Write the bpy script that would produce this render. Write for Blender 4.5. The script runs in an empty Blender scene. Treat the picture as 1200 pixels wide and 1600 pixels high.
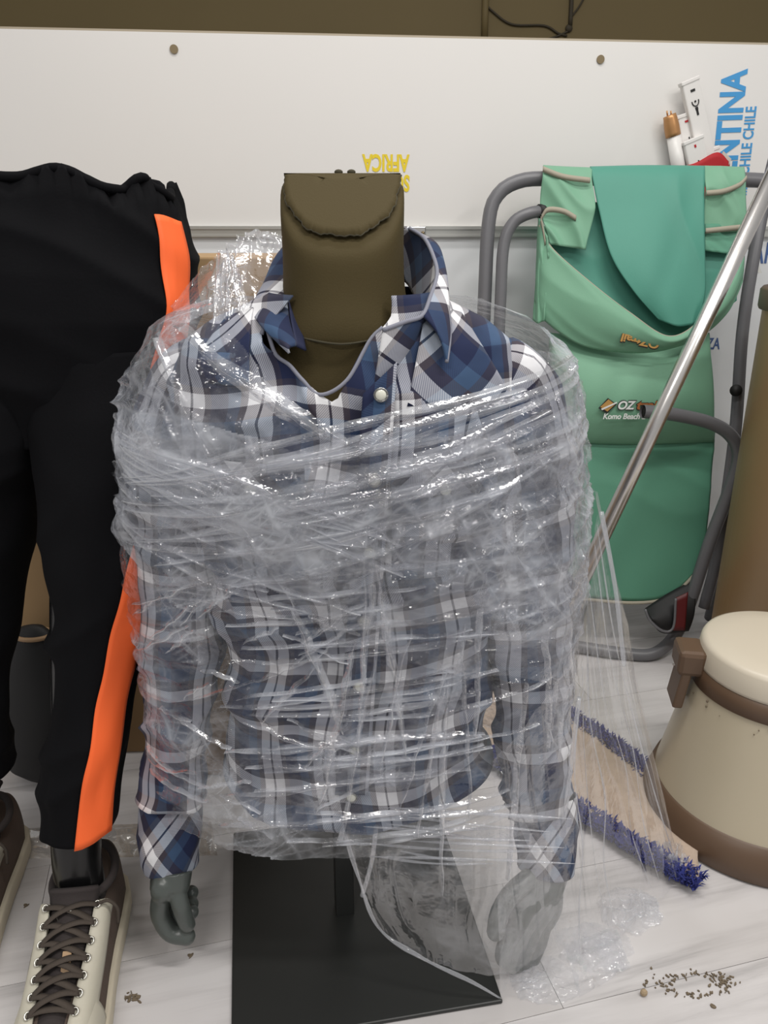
import bpy, bmesh, math, random
import numpy as np
from math import sin, cos, pi, radians, sqrt
from mathutils import Vector, Matrix, noise as mnoise

random.seed(7)
S = bpy.context.scene
C = S.collection

# ------------------------------------------------------------------ camera
CAM_H, PITCH, FPX = 0.935, radians(20), 1200.0
cam_d = bpy.data.cameras.new('camera')
cam = bpy.data.objects.new('camera', cam_d); C.objects.link(cam)
cam.location = (0, 0, CAM_H); cam.rotation_euler = (pi/2 - PITCH, 0, 0)
cam_d.sensor_fit = 'VERTICAL'; cam_d.sensor_height = 36; cam_d.lens = 36*FPX/1600
cam_d.clip_start = 0.02
S.camera = cam

# ------------------------------------------------------------------ world, lights, exposure
w = bpy.data.worlds.new('world'); S.world = w; w.use_nodes = True
w.node_tree.nodes['Background'].inputs[0].default_value = (1.0, 0.985, 0.97, 1)
w.node_tree.nodes['Background'].inputs[1].default_value = 0.41
def area(name, loc, target, sx, sy, watts, col=(1, .97, .93)):
    l = bpy.data.lights.new(name, 'AREA'); l.shape = 'RECTANGLE'; l.size = sx; l.size_y = sy
    l.energy = watts; l.color = col
    o = bpy.data.objects.new(name, l); C.objects.link(o); o.location = loc
    o.rotation_euler = (Vector(target) - Vector(loc)).to_track_quat('-Z', 'Y').to_euler()
    return o
area('ceiling_lamp_key', (0.75, 0.25, 2.5), (0.75, 0.25, 0), 1.2, 0.14, 25)
area('ceiling_lamp_middle', (0.1, 1.15, 2.5), (0.1, 1.15, 0), 1.2, 0.14, 14)
area('ceiling_lamp_rear', (-0.75, -0.9, 2.5), (-0.75, -0.9, 0), 1.2, 0.14, 27)
area('ceiling_lamp_side', (2.0, -0.7, 2.5), (2.0, -0.7, 0), 0.14, 1.2, 20)
S.view_settings.view_transform = 'Standard'; S.view_settings.look = 'None'
S.view_settings.exposure = 0.0; S.view_settings.gamma = 1.0; S.view_settings.use_curve_mapping = False
S.cycles.transparent_max_bounces = 14
S.cycles.max_bounces = 6; S.cycles.diffuse_bounces = 3; S.cycles.glossy_bounces = 3

# ------------------------------------------------------------------ measuring helpers (photo pixel + real distance -> world point)
def ray(px, py):
    a = (px-600)/FPX; b = (py-800)/FPX
    return a, cos(PITCH)-b*sin(PITCH), -sin(PITCH)-b*cos(PITCH)
def at(px, py, D):
    a, dy, dz = ray(px, py); t = D/dy
    return Vector((a*t, D, CAM_H+dz*t))
def fl(px, py, z=0.0):
    a, dy, dz = ray(px, py); t = (z-CAM_H)/dz
    return Vector((a*t, dy*t, z))
def hit(px, py, a0, b=0.0, c=0.0):          # plane Y = a0 + b*X + c*Z
    a, dy, dz = ray(px, py); t = (a0+c*CAM_H)/(dy-b*a-c*dz)
    return Vector((a*t, dy*t, CAM_H+dz*t))

# ------------------------------------------------------------------ numpy noise
def _hash(ix, iy, iz, seed):
    h = (ix*374761393 + iy*668265263 + iz*2147483647 + seed*974711) & 0xFFFFFFFF
    h = ((h ^ (h >> 13)) * 1274126177) & 0xFFFFFFFF
    h = (h ^ (h >> 16)) & 0xFFFF
    return h/65535.0
def vnoise(x, y, z=0.0, seed=0):
    x = np.asarray(x, float); y = np.asarray(y, float); z = np.zeros_like(x)+z
    xi = np.floor(x).astype(np.int64); yi = np.floor(y).astype(np.int64); zi = np.floor(z).astype(np.int64)
    fx = x-xi; fy = y-yi; fz = z-zi
    fx = fx*fx*(3-2*fx); fy = fy*fy*(3-2*fy); fz = fz*fz*(3-2*fz)
    r = 0
    for dx in (0, 1):
        wx = fx if dx else 1-fx
        for dy in (0, 1):
            wy = fy if dy else 1-fy
            for dz in (0, 1):
                wz = fz if dz else 1-fz
                r = r + wx*wy*wz*_hash(xi+dx, yi+dy, zi+dz, seed)
    return r
def ridged(x, y, seed=0, p=3.0):
    return (1-np.abs(2*vnoise(x, y, 0, seed)-1))**p
def aniso(s, z, ang, along, across, seed, p=3.0):
    ca, sa = cos(ang), sin(ang)
    u = (s*ca+z*sa)/along; v = (-s*sa+z*ca)/across
    v = v + 0.6*vnoise(u*1.3, v*0.2, 0, seed+51)
    return ridged(u, v, seed, p)

# ------------------------------------------------------------------ materials
def new_mat(name):
    m = bpy.data.materials.new(name); m.use_nodes = True
    nt = m.node_tree; b = nt.nodes['Principled BSDF']
    return m, nt, b
def nd(nt, typ, **kw):
    n = nt.nodes.new(typ)
    for k, v in kw.items(): setattr(n, k, v)
    return n
def setin(n, d):
    for k, v in d.items(): n.inputs[k].default_value = v
def mat(name, col, rough=0.6, metal=0.0, var=0.0, vscale=6.0, bump=0.0, bscale=60.0, coat=0.0, spec=0.5, sheen=0.0):
    m, nt, b = new_mat(name)
    setin(b, {'Base Color': (*col, 1), 'Roughness': rough, 'Metallic': metal, 'Coat Weight': coat,
              'Specular IOR Level': spec, 'Sheen Weight': sheen})
    tc = nd(nt, 'ShaderNodeTexCoord')
    if var > 0:
        nz = nd(nt, 'ShaderNodeTexNoise'); setin(nz, {'Scale': vscale, 'Detail': 5.0})
        nt.links.new(tc.outputs['Object'], nz.inputs['Vector'])
        mx = nd(nt, 'ShaderNodeMix', data_type='RGBA')
        mx.inputs['A'].default_value = (*[max(0, c*(1-var)) for c in col], 1)
        mx.inputs['B'].default_value = (*[min(1, c*(1+var)) for c in col], 1)
        nt.links.new(nz.outputs['Fac'], mx.inputs['Factor']); nt.links.new(mx.outputs['Result'], b.inputs['Base Color'])
    if bump > 0:
        nb = nd(nt, 'ShaderNodeTexNoise'); setin(nb, {'Scale': bscale, 'Detail': 3.0})
        nt.links.new(tc.outputs['Object'], nb.inputs['Vector'])
        bp = nd(nt, 'ShaderNodeBump'); setin(bp, {'Strength': bump, 'Distance': 0.002})
        nt.links.new(nb.outputs['Fac'], bp.inputs['Height']); nt.links.new(bp.outputs['Normal'], b.inputs['Normal'])
    return m

def floor_mat():
    m, nt, b = new_mat('whitewashed_plank')
    tc = nd(nt, 'ShaderNodeTexCoord'); oi = nd(nt, 'ShaderNodeObjectInfo')
    add = nd(nt, 'ShaderNodeVectorMath', operation='ADD')
    mul = nd(nt, 'ShaderNodeVectorMath', operation='SCALE'); mul.inputs['Scale'].default_value = 9.0
    cmb = nd(nt, 'ShaderNodeCombineXYZ')
    for i in range(3): nt.links.new(oi.outputs['Random'], cmb.inputs[i])
    nt.links.new(cmb.outputs[0], mul.inputs[0]); nt.links.new(tc.outputs['Object'], add.inputs[0]); nt.links.new(mul.outputs[0], add.inputs[1])
    mp = nd(nt, 'ShaderNodeMapping'); setin(mp, {'Scale': (2.2, 26, 1)}); nt.links.new(add.outputs[0], mp.inputs[0])
    n1 = nd(nt, 'ShaderNodeTexNoise'); setin(n1, {'Scale': 1.0, 'Detail': 6.0, 'Roughness': .62, 'Distortion': .35}); nt.links.new(mp.outputs[0], n1.inputs['Vector'])
    r1 = nd(nt, 'ShaderNodeValToRGB'); e = r1.color_ramp.elements
    e[0].position = .30; e[0].color = (.40, .385, .385, 1); e[1].position = .56; e[1].color = (.62, .60, .60, 1)
    k = e.new(.42); k.color = (.55, .53, .53, 1)
    nt.links.new(n1.outputs['Fac'], r1.inputs[0])
    n2 = nd(nt, 'ShaderNodeTexNoise'); setin(n2, {'Scale': 3.0, 'Detail': 3.0}); nt.links.new(add.outputs[0], n2.inputs['Vector'])
    r2 = nd(nt, 'ShaderNodeValToRGB'); e = r2.color_ramp.elements
    e[0].position = .35; e[0].color = (.82, .81, .80, 1); e[1].position = .6; e[1].color = (1, 1, 1, 1)
    nt.links.new(n2.outputs['Fac'], r2.inputs[0])
    mx = nd(nt, 'ShaderNodeMix', data_type='RGBA', blend_type='MULTIPLY'); mx.inputs['Factor'].default_value = 1
    nt.links.new(r1.outputs[0], mx.inputs['A']); nt.links.new(r2.outputs[0], mx.inputs['B'])
    nt.links.new(mx.outputs['Result'], b.inputs['Base Color'])
    b.inputs['Roughness'].default_value = .38
    bp = nd(nt, 'ShaderNodeBump'); setin(bp, {'Strength': .12, 'Distance': .002}); nt.links.new(n1.outputs['Fac'], bp.inputs['Height']); nt.links.new(bp.outputs[0], b.inputs['Normal'])
    return m

def plaid_mat(name, ang=0.0, per=0.080, off=(0, 0), warp=None):
    m, nt, b = new_mat(name)
    uv = nd(nt, 'ShaderNodeUVMap')
    mp = nd(nt, 'ShaderNodeMapping'); setin(mp, {'Rotation': (0, 0, ang), 'Scale': (1/per, 1/per, 1), 'Location': (off[0], off[1], 0)})
    nt.links.new(uv.outputs[0], mp.inputs[0])
    sp = nd(nt, 'ShaderNodeSeparateXYZ'); nt.links.new(mp.outputs[0], sp.inputs[0])
    NAVY = (.012, .018, .055); SLATE = (.042, .080, .155); MAUVE = (.050, .042, .056); LITE = (.74, .74, .76); DARK = (.02, .018, .03)
    NAVY, SLATE, MAUVE, LITE, DARK = [tuple(q**(1/1.6) for q in c) for c in (NAVY, SLATE, MAUVE, LITE, DARK)]     # yarns are blended in gamma space so crossings read whiter than half-tones
    def stripes(sock, stops):
        fr = nd(nt, 'ShaderNodeMath', operation='FRACT'); nt.links.new(sock, fr.inputs[0])
        r = nd(nt, 'ShaderNodeValToRGB'); r.color_ramp.interpolation = 'CONSTANT'
        e = r.color_ramp.elements
        e[0].position = 0; e[0].color = (*stops[0][1], 1)
        e[1].position = stops[1][0]; e[1].color = (*stops[1][1], 1)
        for p, c in stops[2:]: k = e.new(p); k.color = (*c, 1)
        nt.links.new(fr.outputs[0], r.inputs[0]); return r.outputs[0]
    a = stripes(sp.outputs[0], [(0, NAVY), (.18, SLATE), (.36, MAUVE), (.46, LITE), (.625, DARK), (.66, LITE), (.825, MAUVE), (.92, NAVY)])
    c = stripes(sp.outputs[1], [(0, NAVY), (.22, SLATE), (.46, MAUVE), (.62, LITE), (.80, MAUVE), (.88, NAVY)])
    mx = nd(nt, 'ShaderNodeMix', data_type='RGBA'); mx.inputs['Factor'].default_value = .5
    # twill weave: fine diagonal ribs decide which yarn is on top
    mp2 = nd(nt, 'ShaderNodeMapping'); setin(mp2, {'Rotation': (0, 0, radians(45)+ang), 'Scale': (1, 1, 1)}); nt.links.new(uv.outputs[0], mp2.inputs[0])
    wv = nd(nt, 'ShaderNodeTexWave'); setin(wv, {'Scale': 180.0}); nt.links.new(mp2.outputs[0], wv.inputs['Vector'])
    mr = nd(nt, 'ShaderNodeMapRange'); setin(mr, {'To Min': .36, 'To Max': .64}); nt.links.new(wv.outputs['Fac'], mr.inputs[0])
    nt.links.new(mr.outputs[0], mx.inputs['Factor'])
    nt.links.new(a, mx.inputs['A']); nt.links.new(c, mx.inputs['B'])
    nz = nd(nt, 'ShaderNodeTexNoise'); setin(nz, {'Scale': 22.0, 'Detail': 4.0}); tc = nd(nt, 'ShaderNodeTexCoord'); nt.links.new(tc.outputs['Object'], nz.inputs['Vector'])
    r2 = nd(nt, 'ShaderNodeMapRange'); setin(r2, {'From Min': .3, 'From Max': .7, 'To Min': .8, 'To Max': 1.12}); nt.links.new(nz.outputs['Fac'], r2.inputs[0])
    hs = nd(nt, 'ShaderNodeHueSaturation'); gm = nd(nt, 'ShaderNodeGamma'); gm.inputs['Gamma'].default_value = 1.6; nt.links.new(mx.outputs['Result'], gm.inputs['Color']); nt.links.new(gm.outputs[0], hs.inputs['Color']); nt.links.new(r2.outputs[0], hs.inputs['Value'])
    nt.links.new(hs.outputs[0], b.inputs['Base Color'])
    setin(b, {'Roughness': .85, 'Specular IOR Level': .25, 'Sheen Weight': .05})
    bp = nd(nt, 'ShaderNodeBump'); setin(bp, {'Strength': .25, 'Distance': .001}); nt.links.new(nz.outputs['Fac'], bp.inputs['Height']); nt.links.new(bp.outputs[0], b.inputs['Normal'])
    return m

def film_mat(name, haze_lo=.02, haze_hi=.40, gloss=.02, tint=(.985, .985, .99), bump=.5, milky=(.79, .815, .87), bscale=(90, 130), cap=.30):
    m = bpy.data.materials.new(name); m.use_nodes = True
    nt = m.node_tree; nt.nodes.clear()
    out = nd(nt, 'ShaderNodeOutputMaterial'); uv = nd(nt, 'ShaderNodeUVMap')
    at_ = nd(nt, 'ShaderNodeAttribute'); at_.attribute_name = 'film_density'
    hz = nd(nt, 'ShaderNodeMapRange'); setin(hz, {'To Min': haze_lo, 'To Max': haze_hi}); nt.links.new(at_.outputs['Fac'], hz.inputs[0])
    mp = nd(nt, 'ShaderNodeMapping'); setin(mp, {'Scale': (*bscale, 1), 'Rotation': (0, 0, .5)}); nt.links.new(uv.outputs[0], mp.inputs[0])
    nz = nd(nt, 'ShaderNodeTexNoise'); setin(nz, {'Scale': 1.0, 'Detail': 2.0}); nt.links.new(mp.outputs[0], nz.inputs['Vector'])
    bp = nd(nt, 'ShaderNodeBump'); setin(bp, {'Strength': bump, 'Distance': .003}); nt.links.new(nz.outputs['Fac'], bp.inputs['Height'])
    tr = nd(nt, 'ShaderNodeBsdfTransparent'); tr.inputs[0].default_value = (*tint, 1)
    df = nd(nt, 'ShaderNodeBsdfDiffuse'); df.inputs[0].default_value = (*milky, 1)
    tl = nd(nt, 'ShaderNodeBsdfTranslucent'); tl.inputs[0].default_value = (*milky, 1)
    dmix = nd(nt, 'ShaderNodeMixShader'); dmix.inputs[0].default_value = .4; nt.links.new(df.outputs[0], dmix.inputs[1]); nt.links.new(tl.outputs[0], dmix.inputs[2])
    a = nd(nt, 'ShaderNodeMixShader'); nt.links.new(hz.outputs[0], a.inputs[0]); nt.links.new(tr.outputs[0], a.inputs[1]); nt.links.new(dmix.outputs[0], a.inputs[2])
    gl = nd(nt, 'ShaderNodeBsdfGlossy'); setin(gl, {'Color': (1, 1, 1, 1), 'Roughness': .09}); nt.links.new(bp.outputs[0], gl.inputs['Normal'])
    fr = nd(nt, 'ShaderNodeFresnel'); fr.inputs[0].default_value = 1.5; nt.links.new(bp.outputs[0], fr.inputs['Normal'])
    fm = nd(nt, 'ShaderNodeMath', operation='MULTIPLY_ADD', use_clamp=True); nt.links.new(fr.outputs[0], fm.inputs[0]); fm.inputs[1].default_value = .7; fm.inputs[2].default_value = gloss
    mn = nd(nt, 'ShaderNodeMath', operation='MINIMUM'); nt.links.new(fm.outputs[0], mn.inputs[0]); mn.inputs[1].default_value = cap
    o = nd(nt, 'ShaderNodeMixShader'); nt.links.new(mn.outputs[0], o.inputs[0]); nt.links.new(a.outputs[0], o.inputs[1]); nt.links.new(gl.outputs[0], o.inputs[2])
    nt.links.new(o.outputs[0], out.inputs[0])
    return m
def density(sx, zx, seed, fine=1.0):
    """how doubled-up the film is: thin creases in several directions over soft patches, 0..1"""
    patch = np.clip((.6*vnoise(sx*11, zx*11, 0, seed+60)+.4*vnoise(sx*27, zx*27, 0, seed+61)-.45)/.24, 0, 1)
    ln = np.zeros_like(sx)
    for ang, al, ac, p, wt in ((.28, .20, .016, 9, 1.0), (-1.02, .20, .020, 10, .9), (.05, .16, .012, 8, .8), (.7, .06, .009, 6, .7), (-.45, .06, .009, 6, .7), (1.3, .07, .010, 6, .6)):
        ln = np.maximum(ln, wt*aniso(sx, zx, ang, al/fine, ac/fine, seed+int(ang*10)+70, p))
    return np.clip(.16*patch+ln*(.16+.84*patch), 0, 1)

M = {}
M['plank'] = floor_mat()
M['subfloor'] = mat('floor_joint', (.10, .09, .09), .9)
M['dimmed_olive_wall'] = mat('dimmed_olive_wall', (.135, .098, .036), .7, var=.10, vscale=2.5)  # low light on the far wall is mixed into this colour
M['board'] = mat('glossy_white_board', (.755, .74, .72), .22, var=.015, vscale=3, coat=.15)
M['board_low'] = mat('pale_grey_board', (.76, .78, .80), .35, var=.03, vscale=3)
M['board_edge'] = mat('board_edge', (.42, .36, .27), .6)
M['alu'] = mat('aluminium', (.72, .70, .68), .28, metal=1.0, var=.08, vscale=30)
M['alu_trim'] = mat('aluminium_trim', (.60, .60, .57), .35, metal=.8)
M['screw'] = mat('brass_fixing', (.22, .17, .10), .4, metal=.6)
M['blue_ink'] = mat('blue_ink', (.055, .30, .62), .4)
M['blue_dark'] = mat('dark_blue_ink', (.06, .12, .30), .5)
M['yellow_ink'] = mat('yellow_ink', (.78, .60, .03), .4)
M['olive_cloth'] = mat('olive_jersey', (.064, .048, .019), .75, var=.07, vscale=5, bump=.12, bscale=500, spec=.2)
M['olive_seam'] = mat('olive_seam', (.05, .043, .024), .9)
M['grey_plastic'] = mat('charcoal_plastic', (.075, .086, .080), .33, var=.06, vscale=14, bump=.05, bscale=30)
M['base_metal'] = mat('charcoal_steel', (.018, .019, .018), .45, var=.10, vscale=9)
M['plaid'] = plaid_mat('plaid_flannel')
M['plaid_yoke'] = plaid_mat('plaid_flannel_yoke', ang=radians(-48), per=.088, off=(.2, .1))
M['plaid_cuff'] = plaid_mat('plaid_flannel_bias', ang=radians(45), per=.082, off=(.32, .28))
M['plaid_sleeve'] = plaid_mat('plaid_flannel_sleeve', off=(.2, .35))
M['navy_cloth'] = mat('navy_tape', (.008, .012, .045), .8)
M['pearl'] = mat('pearl_snap', (.72, .72, .62), .25, coat=.4)
M['snap_ring'] = mat('snap_ring', (.30, .30, .30), .3, metal=1)
M['film'] = film_mat('stretch_film', .015, .62, .012, bump=.85)
M['film2'] = film_mat('stretch_film_outer', .0, .55, .010, bump=.8)
M['film_corner'] = film_mat('stretch_film_corner', .05, .45, .01, bump=.4, cap=.16)
M['film_fold'] = film_mat('stretch_film_fold', .02, .42, .02, bump=.5)
M['film_loose'] = film_mat('stretch_film_loose', .006, .20, .004, bump=.45, bscale=(60, 80), cap=.15)
M['film_floor'] = film_mat('film_scrap', .10, .40, .02, bump=.4, milky=(.66, .61, .52))
M['black_cloth'] = mat('black_cloth', (.0035, .0035, .0045), .85, bump=.15, bscale=300, spec=.12)
M['orange'] = mat('orange_tape', (.95, .14, .025), .65, var=.04, vscale=12)
M['black_gloss'] = mat('black_gloss_plastic', (.006, .006, .0065), .22)
M['cream'] = mat('cream_leather', (.52, .49, .40), .55, var=.08, vscale=30, bump=.1, bscale=200)
M['brown_suede'] = mat('brown_suede', (.10, .070, .055), .9, var=.15, vscale=40, bump=.3, bscale=300)
M['tongue'] = mat('dark_brown_mesh', (.038, .030, .029), .9, bump=.3, bscale=400)
M['lace'] = mat('brown_lace', (.060, .046, .036), .85, bump=.3, bscale=600)
M['sole'] = mat('cream_rubber', (.60, .54, .42), .6)
M['tab'] = mat('tan_leather', (.42, .27, .15), .6)
M['eyelet'] = mat('eyelet_metal', (.7, .68, .62), .3, metal=1)
M['tube'] = mat('grey_painted_tube', (.135, .135, .145), .38, var=.08, vscale=20)
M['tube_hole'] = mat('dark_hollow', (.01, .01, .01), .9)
M['mint'] = mat('pale_mint_canvas', (.175, .375, .25), .62, var=.08, vscale=9, bump=.1, bscale=500)
M['teal'] = mat('teal_canvas', (.075, .285, .215), .58, var=.07, vscale=7, bump=.1, bscale=500)
M['green'] = mat('shaded_green_canvas', (.10, .29, .195), .62, var=.08, vscale=6, bump=.1, bscale=500)  # shade on the seat panel is put into this green
M['binding'] = mat('taupe_binding', (.36, .33, .26), .85)
M['logo_gold'] = mat('logo_gold', (.42, .23, .06), .6)
M['logo_brown'] = mat('logo_brown', (.30, .10, .025), .6)
M['white_print'] = mat('white_print', (.66, .68, .66), .6)
M['black_print'] = mat('black_print', (.008, .008, .008), .6)
M['bin_cream'] = mat('bin_cream_enamel', (.47, .41, .30), .30, var=.03, vscale=6)
M['bin_lid'] = mat('bin_lid_cream', (.58, .52, .42), .35)
M['bin_brown'] = mat('bin_brown_plastic', (.105, .062, .036), .45, var=.05, vscale=10)
M['drum'] = mat('brown_drum', (.44, .28, .135), .35, var=.06, vscale=4)
M['card'] = mat('cardboard', (.40, .26, .13), .85, var=.06, vscale=12)
M['card_dark'] = mat('brown_cardboard', (.20, .12, .055), .85, var=.08, vscale=12)
M['paper'] = mat('white_label_paper', (.55, .50, .45), .7)
M['mat_beige'] = mat('beige_pile', (.42, .33, .26), .95, var=.18, vscale=50, bump=.6, bscale=160)
M['mat_blue'] = mat('royal_blue_pile', (.022, .030, .17), .95, var=.25, vscale=90)
M['white_plastic'] = mat('white_plastic', (.74, .72, .70), .35)
M['copper'] = mat('copper_cap', (.50, .26, .11), .38, metal=.55)
M['red_cloth'] = mat('red_cloth', (.42, .012, .018), .7, var=.1, vscale=30)
M['black_bag'] = mat('black_bag', (.010, .010, .011), .6)
M['dark_red'] = mat('dark_red', (.10, .008, .010), .5)
M['mud'] = mat('dried_mud', (.16, .125, .085), .95, var=.3, vscale=200)
M['pebble'] = mat('pebble', (.36, .27, .17), .9)
M['cable'] = mat('dark_cable', (.035, .026, .012), .7)

# ------------------------------------------------------------------ object helpers
def thing(name, label, cat, loc, group=None, kind=None):
    o = bpy.data.objects.new(name, None); C.objects.link(o); o.location = loc
    o.empty_display_size = .05
    o['label'] = label; o['category'] = cat
    if group: o['group'] = group
    if kind: o['kind'] = kind
    return o
def root_loc(p):
    v = Vector((0, 0, 0))
    while p is not None: v = v + Vector(p.location); p = p.parent
    return v
def obj(name, v, f, m, parent=None, origin=None, uv=None, smooth=True, solid=0.0, label=None, cat=None, group=None, kind=None, bevel=0.0, soff=0.0, subsurf=0, dens=None):
    v = np.array([tuple(q) for q in v], float)
    org = np.array(root_loc(parent)) if parent is not None else (np.array(origin, float) if origin is not None else np.array([v[:, 0].mean(), v[:, 1].mean(), v[:, 2].min()]))
    me = bpy.data.meshes.new(name)
    me.from_pydata((v-org).tolist(), [], [tuple(int(i) for i in q) for q in f])
    if uv is not None:
        ul = me.uv_layers.new(name='UVMap')
        li = np.zeros(len(me.loops), np.int32); me.loops.foreach_get('vertex_index', li)
        ul.data.foreach_set('uv', np.asarray(uv, np.float32)[li].ravel())
    me.materials.append(M[m] if isinstance(m, str) else m)
    if dens is not None:
        me.attributes.new('film_density', 'FLOAT', 'POINT').data.foreach_set('value', np.asarray(dens, np.float32).ravel())
    if smooth: me.shade_smooth()
    me.update()
    o = bpy.data.objects.new(name, me); C.objects.link(o)
    if parent is not None: o.parent = parent
    else: o.location = tuple(org)
    if bevel > 0:
        b = o.modifiers.new('bevel', 'BEVEL'); b.width = bevel; b.segments = 2; b.limit_method = 'ANGLE'
    if solid > 0:
        s = o.modifiers.new('solid', 'SOLIDIFY'); s.thickness = solid; s.offset = soff
    if subsurf:
        s = o.modifiers.new('sub', 'SUBSURF'); s.levels = subsurf; s.render_levels = subsurf
    if label: o['label'] = label
    if cat: o['category'] = cat
    if group: o['group'] = group
    if kind: o['kind'] = kind
    return o
def grid(P, closeu=False, uv=None):
    """P: array (nv, nu, 3) -> verts, faces, uv"""
    P = np.asarray(P, float); nv, nu = P.shape[:2]
    i = np.arange(nv*nu).reshape(nv, nu)
    if closeu: i = np.concatenate([i, i[:, :1]], 1)
    f = np.stack([i[:-1, :-1], i[:-1, 1:], i[1:, 1:], i[1:, :-1]], -1).reshape(-1, 4)
    if uv is None:
        du = np.linalg.norm(np.diff(P, axis=1), axis=2).mean(0); dv = np.linalg.norm(np.diff(P, axis=0), axis=2).mean(1)
        U, V = np.meshgrid(np.concatenate([[0], np.cumsum(du)]), np.concatenate([[0], np.cumsum(dv)]))
        uv = np.stack([U, V], -1)
    return P.reshape(-1, 3), f, np.asarray(uv).reshape(-1, 2)
def resample(pts, n):
    """Catmull-Rom through pts, n samples equally spaced by arc length"""
    p = np.array([tuple(q) for q in pts], float)
    if len(p) == 2:
        t = np.linspace(0, 1, n)[:, None]; return p[0]*(1-t)+p[1]*t
    q = np.vstack([2*p[0]-p[1], p, 2*p[-1]-p[-2]]); o = []
    for k in range(len(p)-1):
        a, b, c, d = q[k:k+4]
        for t in np.linspace(0, 1, 16, endpoint=False):
            o.append(.5*((2*b)+(-a+c)*t+(2*a-5*b+4*c-d)*t*t+(-a+3*b-3*c+d)*t**3))
    o.append(p[-1]); o = np.array(o)
    L = np.concatenate([[0], np.cumsum(np.linalg.norm(np.diff(o, axis=0), axis=1))])
    s = np.linspace(0, L[-1], n)
    return np.stack([np.interp(s, L, o[:, k]) for k in range(3)], 1)
def tube_mesh(pts, r, n=48, seg=12, smooth_path=True, cap=True):
    p = resample(pts, n) if smooth_path else np.array([tuple(q) for q in pts], float)
    n = len(p)
    rr = np.interp(np.linspace(0, 1, n), np.linspace(0, 1, len(r)), r) if hasattr(r, '__len__') else np.full(n, r)
    T = np.gradient(p, axis=0); T /= np.linalg.norm(T, axis=1)[:, None]+1e-12
    up = np.array([0, 0, 1.0]) if abs(T[0][2]) < .9 else np.array([1.0, 0, 0])
    N = np.cross(T[0], up); N /= np.linalg.norm(N); R = []
    for k in range(n):
        N = N - T[k]*np.dot(N, T[k]); N /= np.linalg.norm(N); B = np.cross(T[k], N)
        a = np.linspace(0, 2*pi, seg, endpoint=False)
        R.append(p[k]+rr[k]*(np.cos(a)[:, None]*N+np.sin(a)[:, None]*B))
    v, f, uv = grid(np.array(R), True)
    f = f.tolist()
    if cap:
        f.append(list(range(seg))[::-1]); f.append([(n-1)*seg+k for k in range(seg)])
    return v, f
def tube(name, pts, r, m, parent=None, n=48, seg=12, **kw):
    if m == 'film_fold': kw['dens'] = np.full(n*seg, .55)
    sp = kw.pop('smooth_path', True); cap = kw.pop('cap', True)
    v, f = tube_mesh(pts, r, n, seg, sp, cap)
    return obj(name, v, f, m, parent, **kw)
def ruled(A, B, nu=40, nv=24, bulge=None):
    """surface between polylines A and B (lists of world points); bulge(u,v)->(dx,dy,dz) arrays"""
    a = resample(A, nu); b = resample(B, nu); t = np.linspace(0, 1, nv)[:, None, None]
    P = a[None]*(1-t)+b[None]*t
    if bulge is not None:
        U, V = np.meshgrid(np.linspace(0, 1, nu), np.linspace(0, 1, nv)); P = P+np.stack([np.zeros_like(U)+q for q in bulge(U, V)], -1)
    return P
def box_mesh(c, s, rz=0.0):
    c = Vector(c); R = Matrix.Rotation(rz, 3, 'Z'); v = []
    for k in range(8):
        v.append(c+R @ Vector(((k & 1)-.5, ((k >> 1) & 1)-.5, ((k >> 2) & 1)-.5)) * 1 if False else c+R @ Vector((((k & 1)-.5)*s[0], (((k >> 1) & 1)-.5)*s[1], (((k >> 2) & 1)-.5)*s[2])))
    f = [(0, 2, 3, 1), (4, 5, 7, 6), (0, 1, 5, 4), (2, 6, 7, 3), (0, 4, 6, 2), (1, 3, 7, 5)]
    return v, f
def obox(c, ex, ey, ez):
    """box from a centre and three half-vectors"""
    c = Vector(c); v = [c+ex*((k & 1)*2-1)+ey*(((k >> 1) & 1)*2-1)+ez*(((k >> 2) & 1)*2-1) for k in range(8)]
    f = [(0, 2, 3, 1), (4, 5, 7, 6), (0, 1, 5, 4), (2, 6, 7, 3), (0, 4, 6, 2), (1, 3, 7, 5)]
    return v, f
def join(*ms):
    V = []; F = []
    for v, f in ms:
        o = len(V); V += [tuple(q) for q in v]; F += [[int(i)+o for i in q] for q in f]
    return V, F
def lathe(c, prof, seg=64, caps=(True, True)):
    a = np.linspace(0, 2*pi, seg, endpoint=False); P = []
    for r, z in prof: P.append(np.stack([c[0]+r*np.cos(a), c[1]+r*np.sin(a), np.full(seg, c[2]+z)], -1))
    v, f, uv = grid(np.array(P), True); f = f.tolist(); n = len(prof)
    if caps[0]: f.append(list(range(seg))[::-1])
    if caps[1]: f.append([(n-1)*seg+k for k in range(seg)])
    return v, f
def sphere_mesh(c, r, sx=1, sy=1, sz=1, n=12):
    prof = [(max(1e-4, r*sin(pi*k/n)), -r*cos(pi*k/n)) for k in range(n+1)]
    v, f = lathe((0, 0, 0), prof, 2*n)
    v = [(c[0]+q[0]*sx, c[1]+q[1]*sy, c[2]+q[2]*sz) for q in v]
    return v, f
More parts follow.
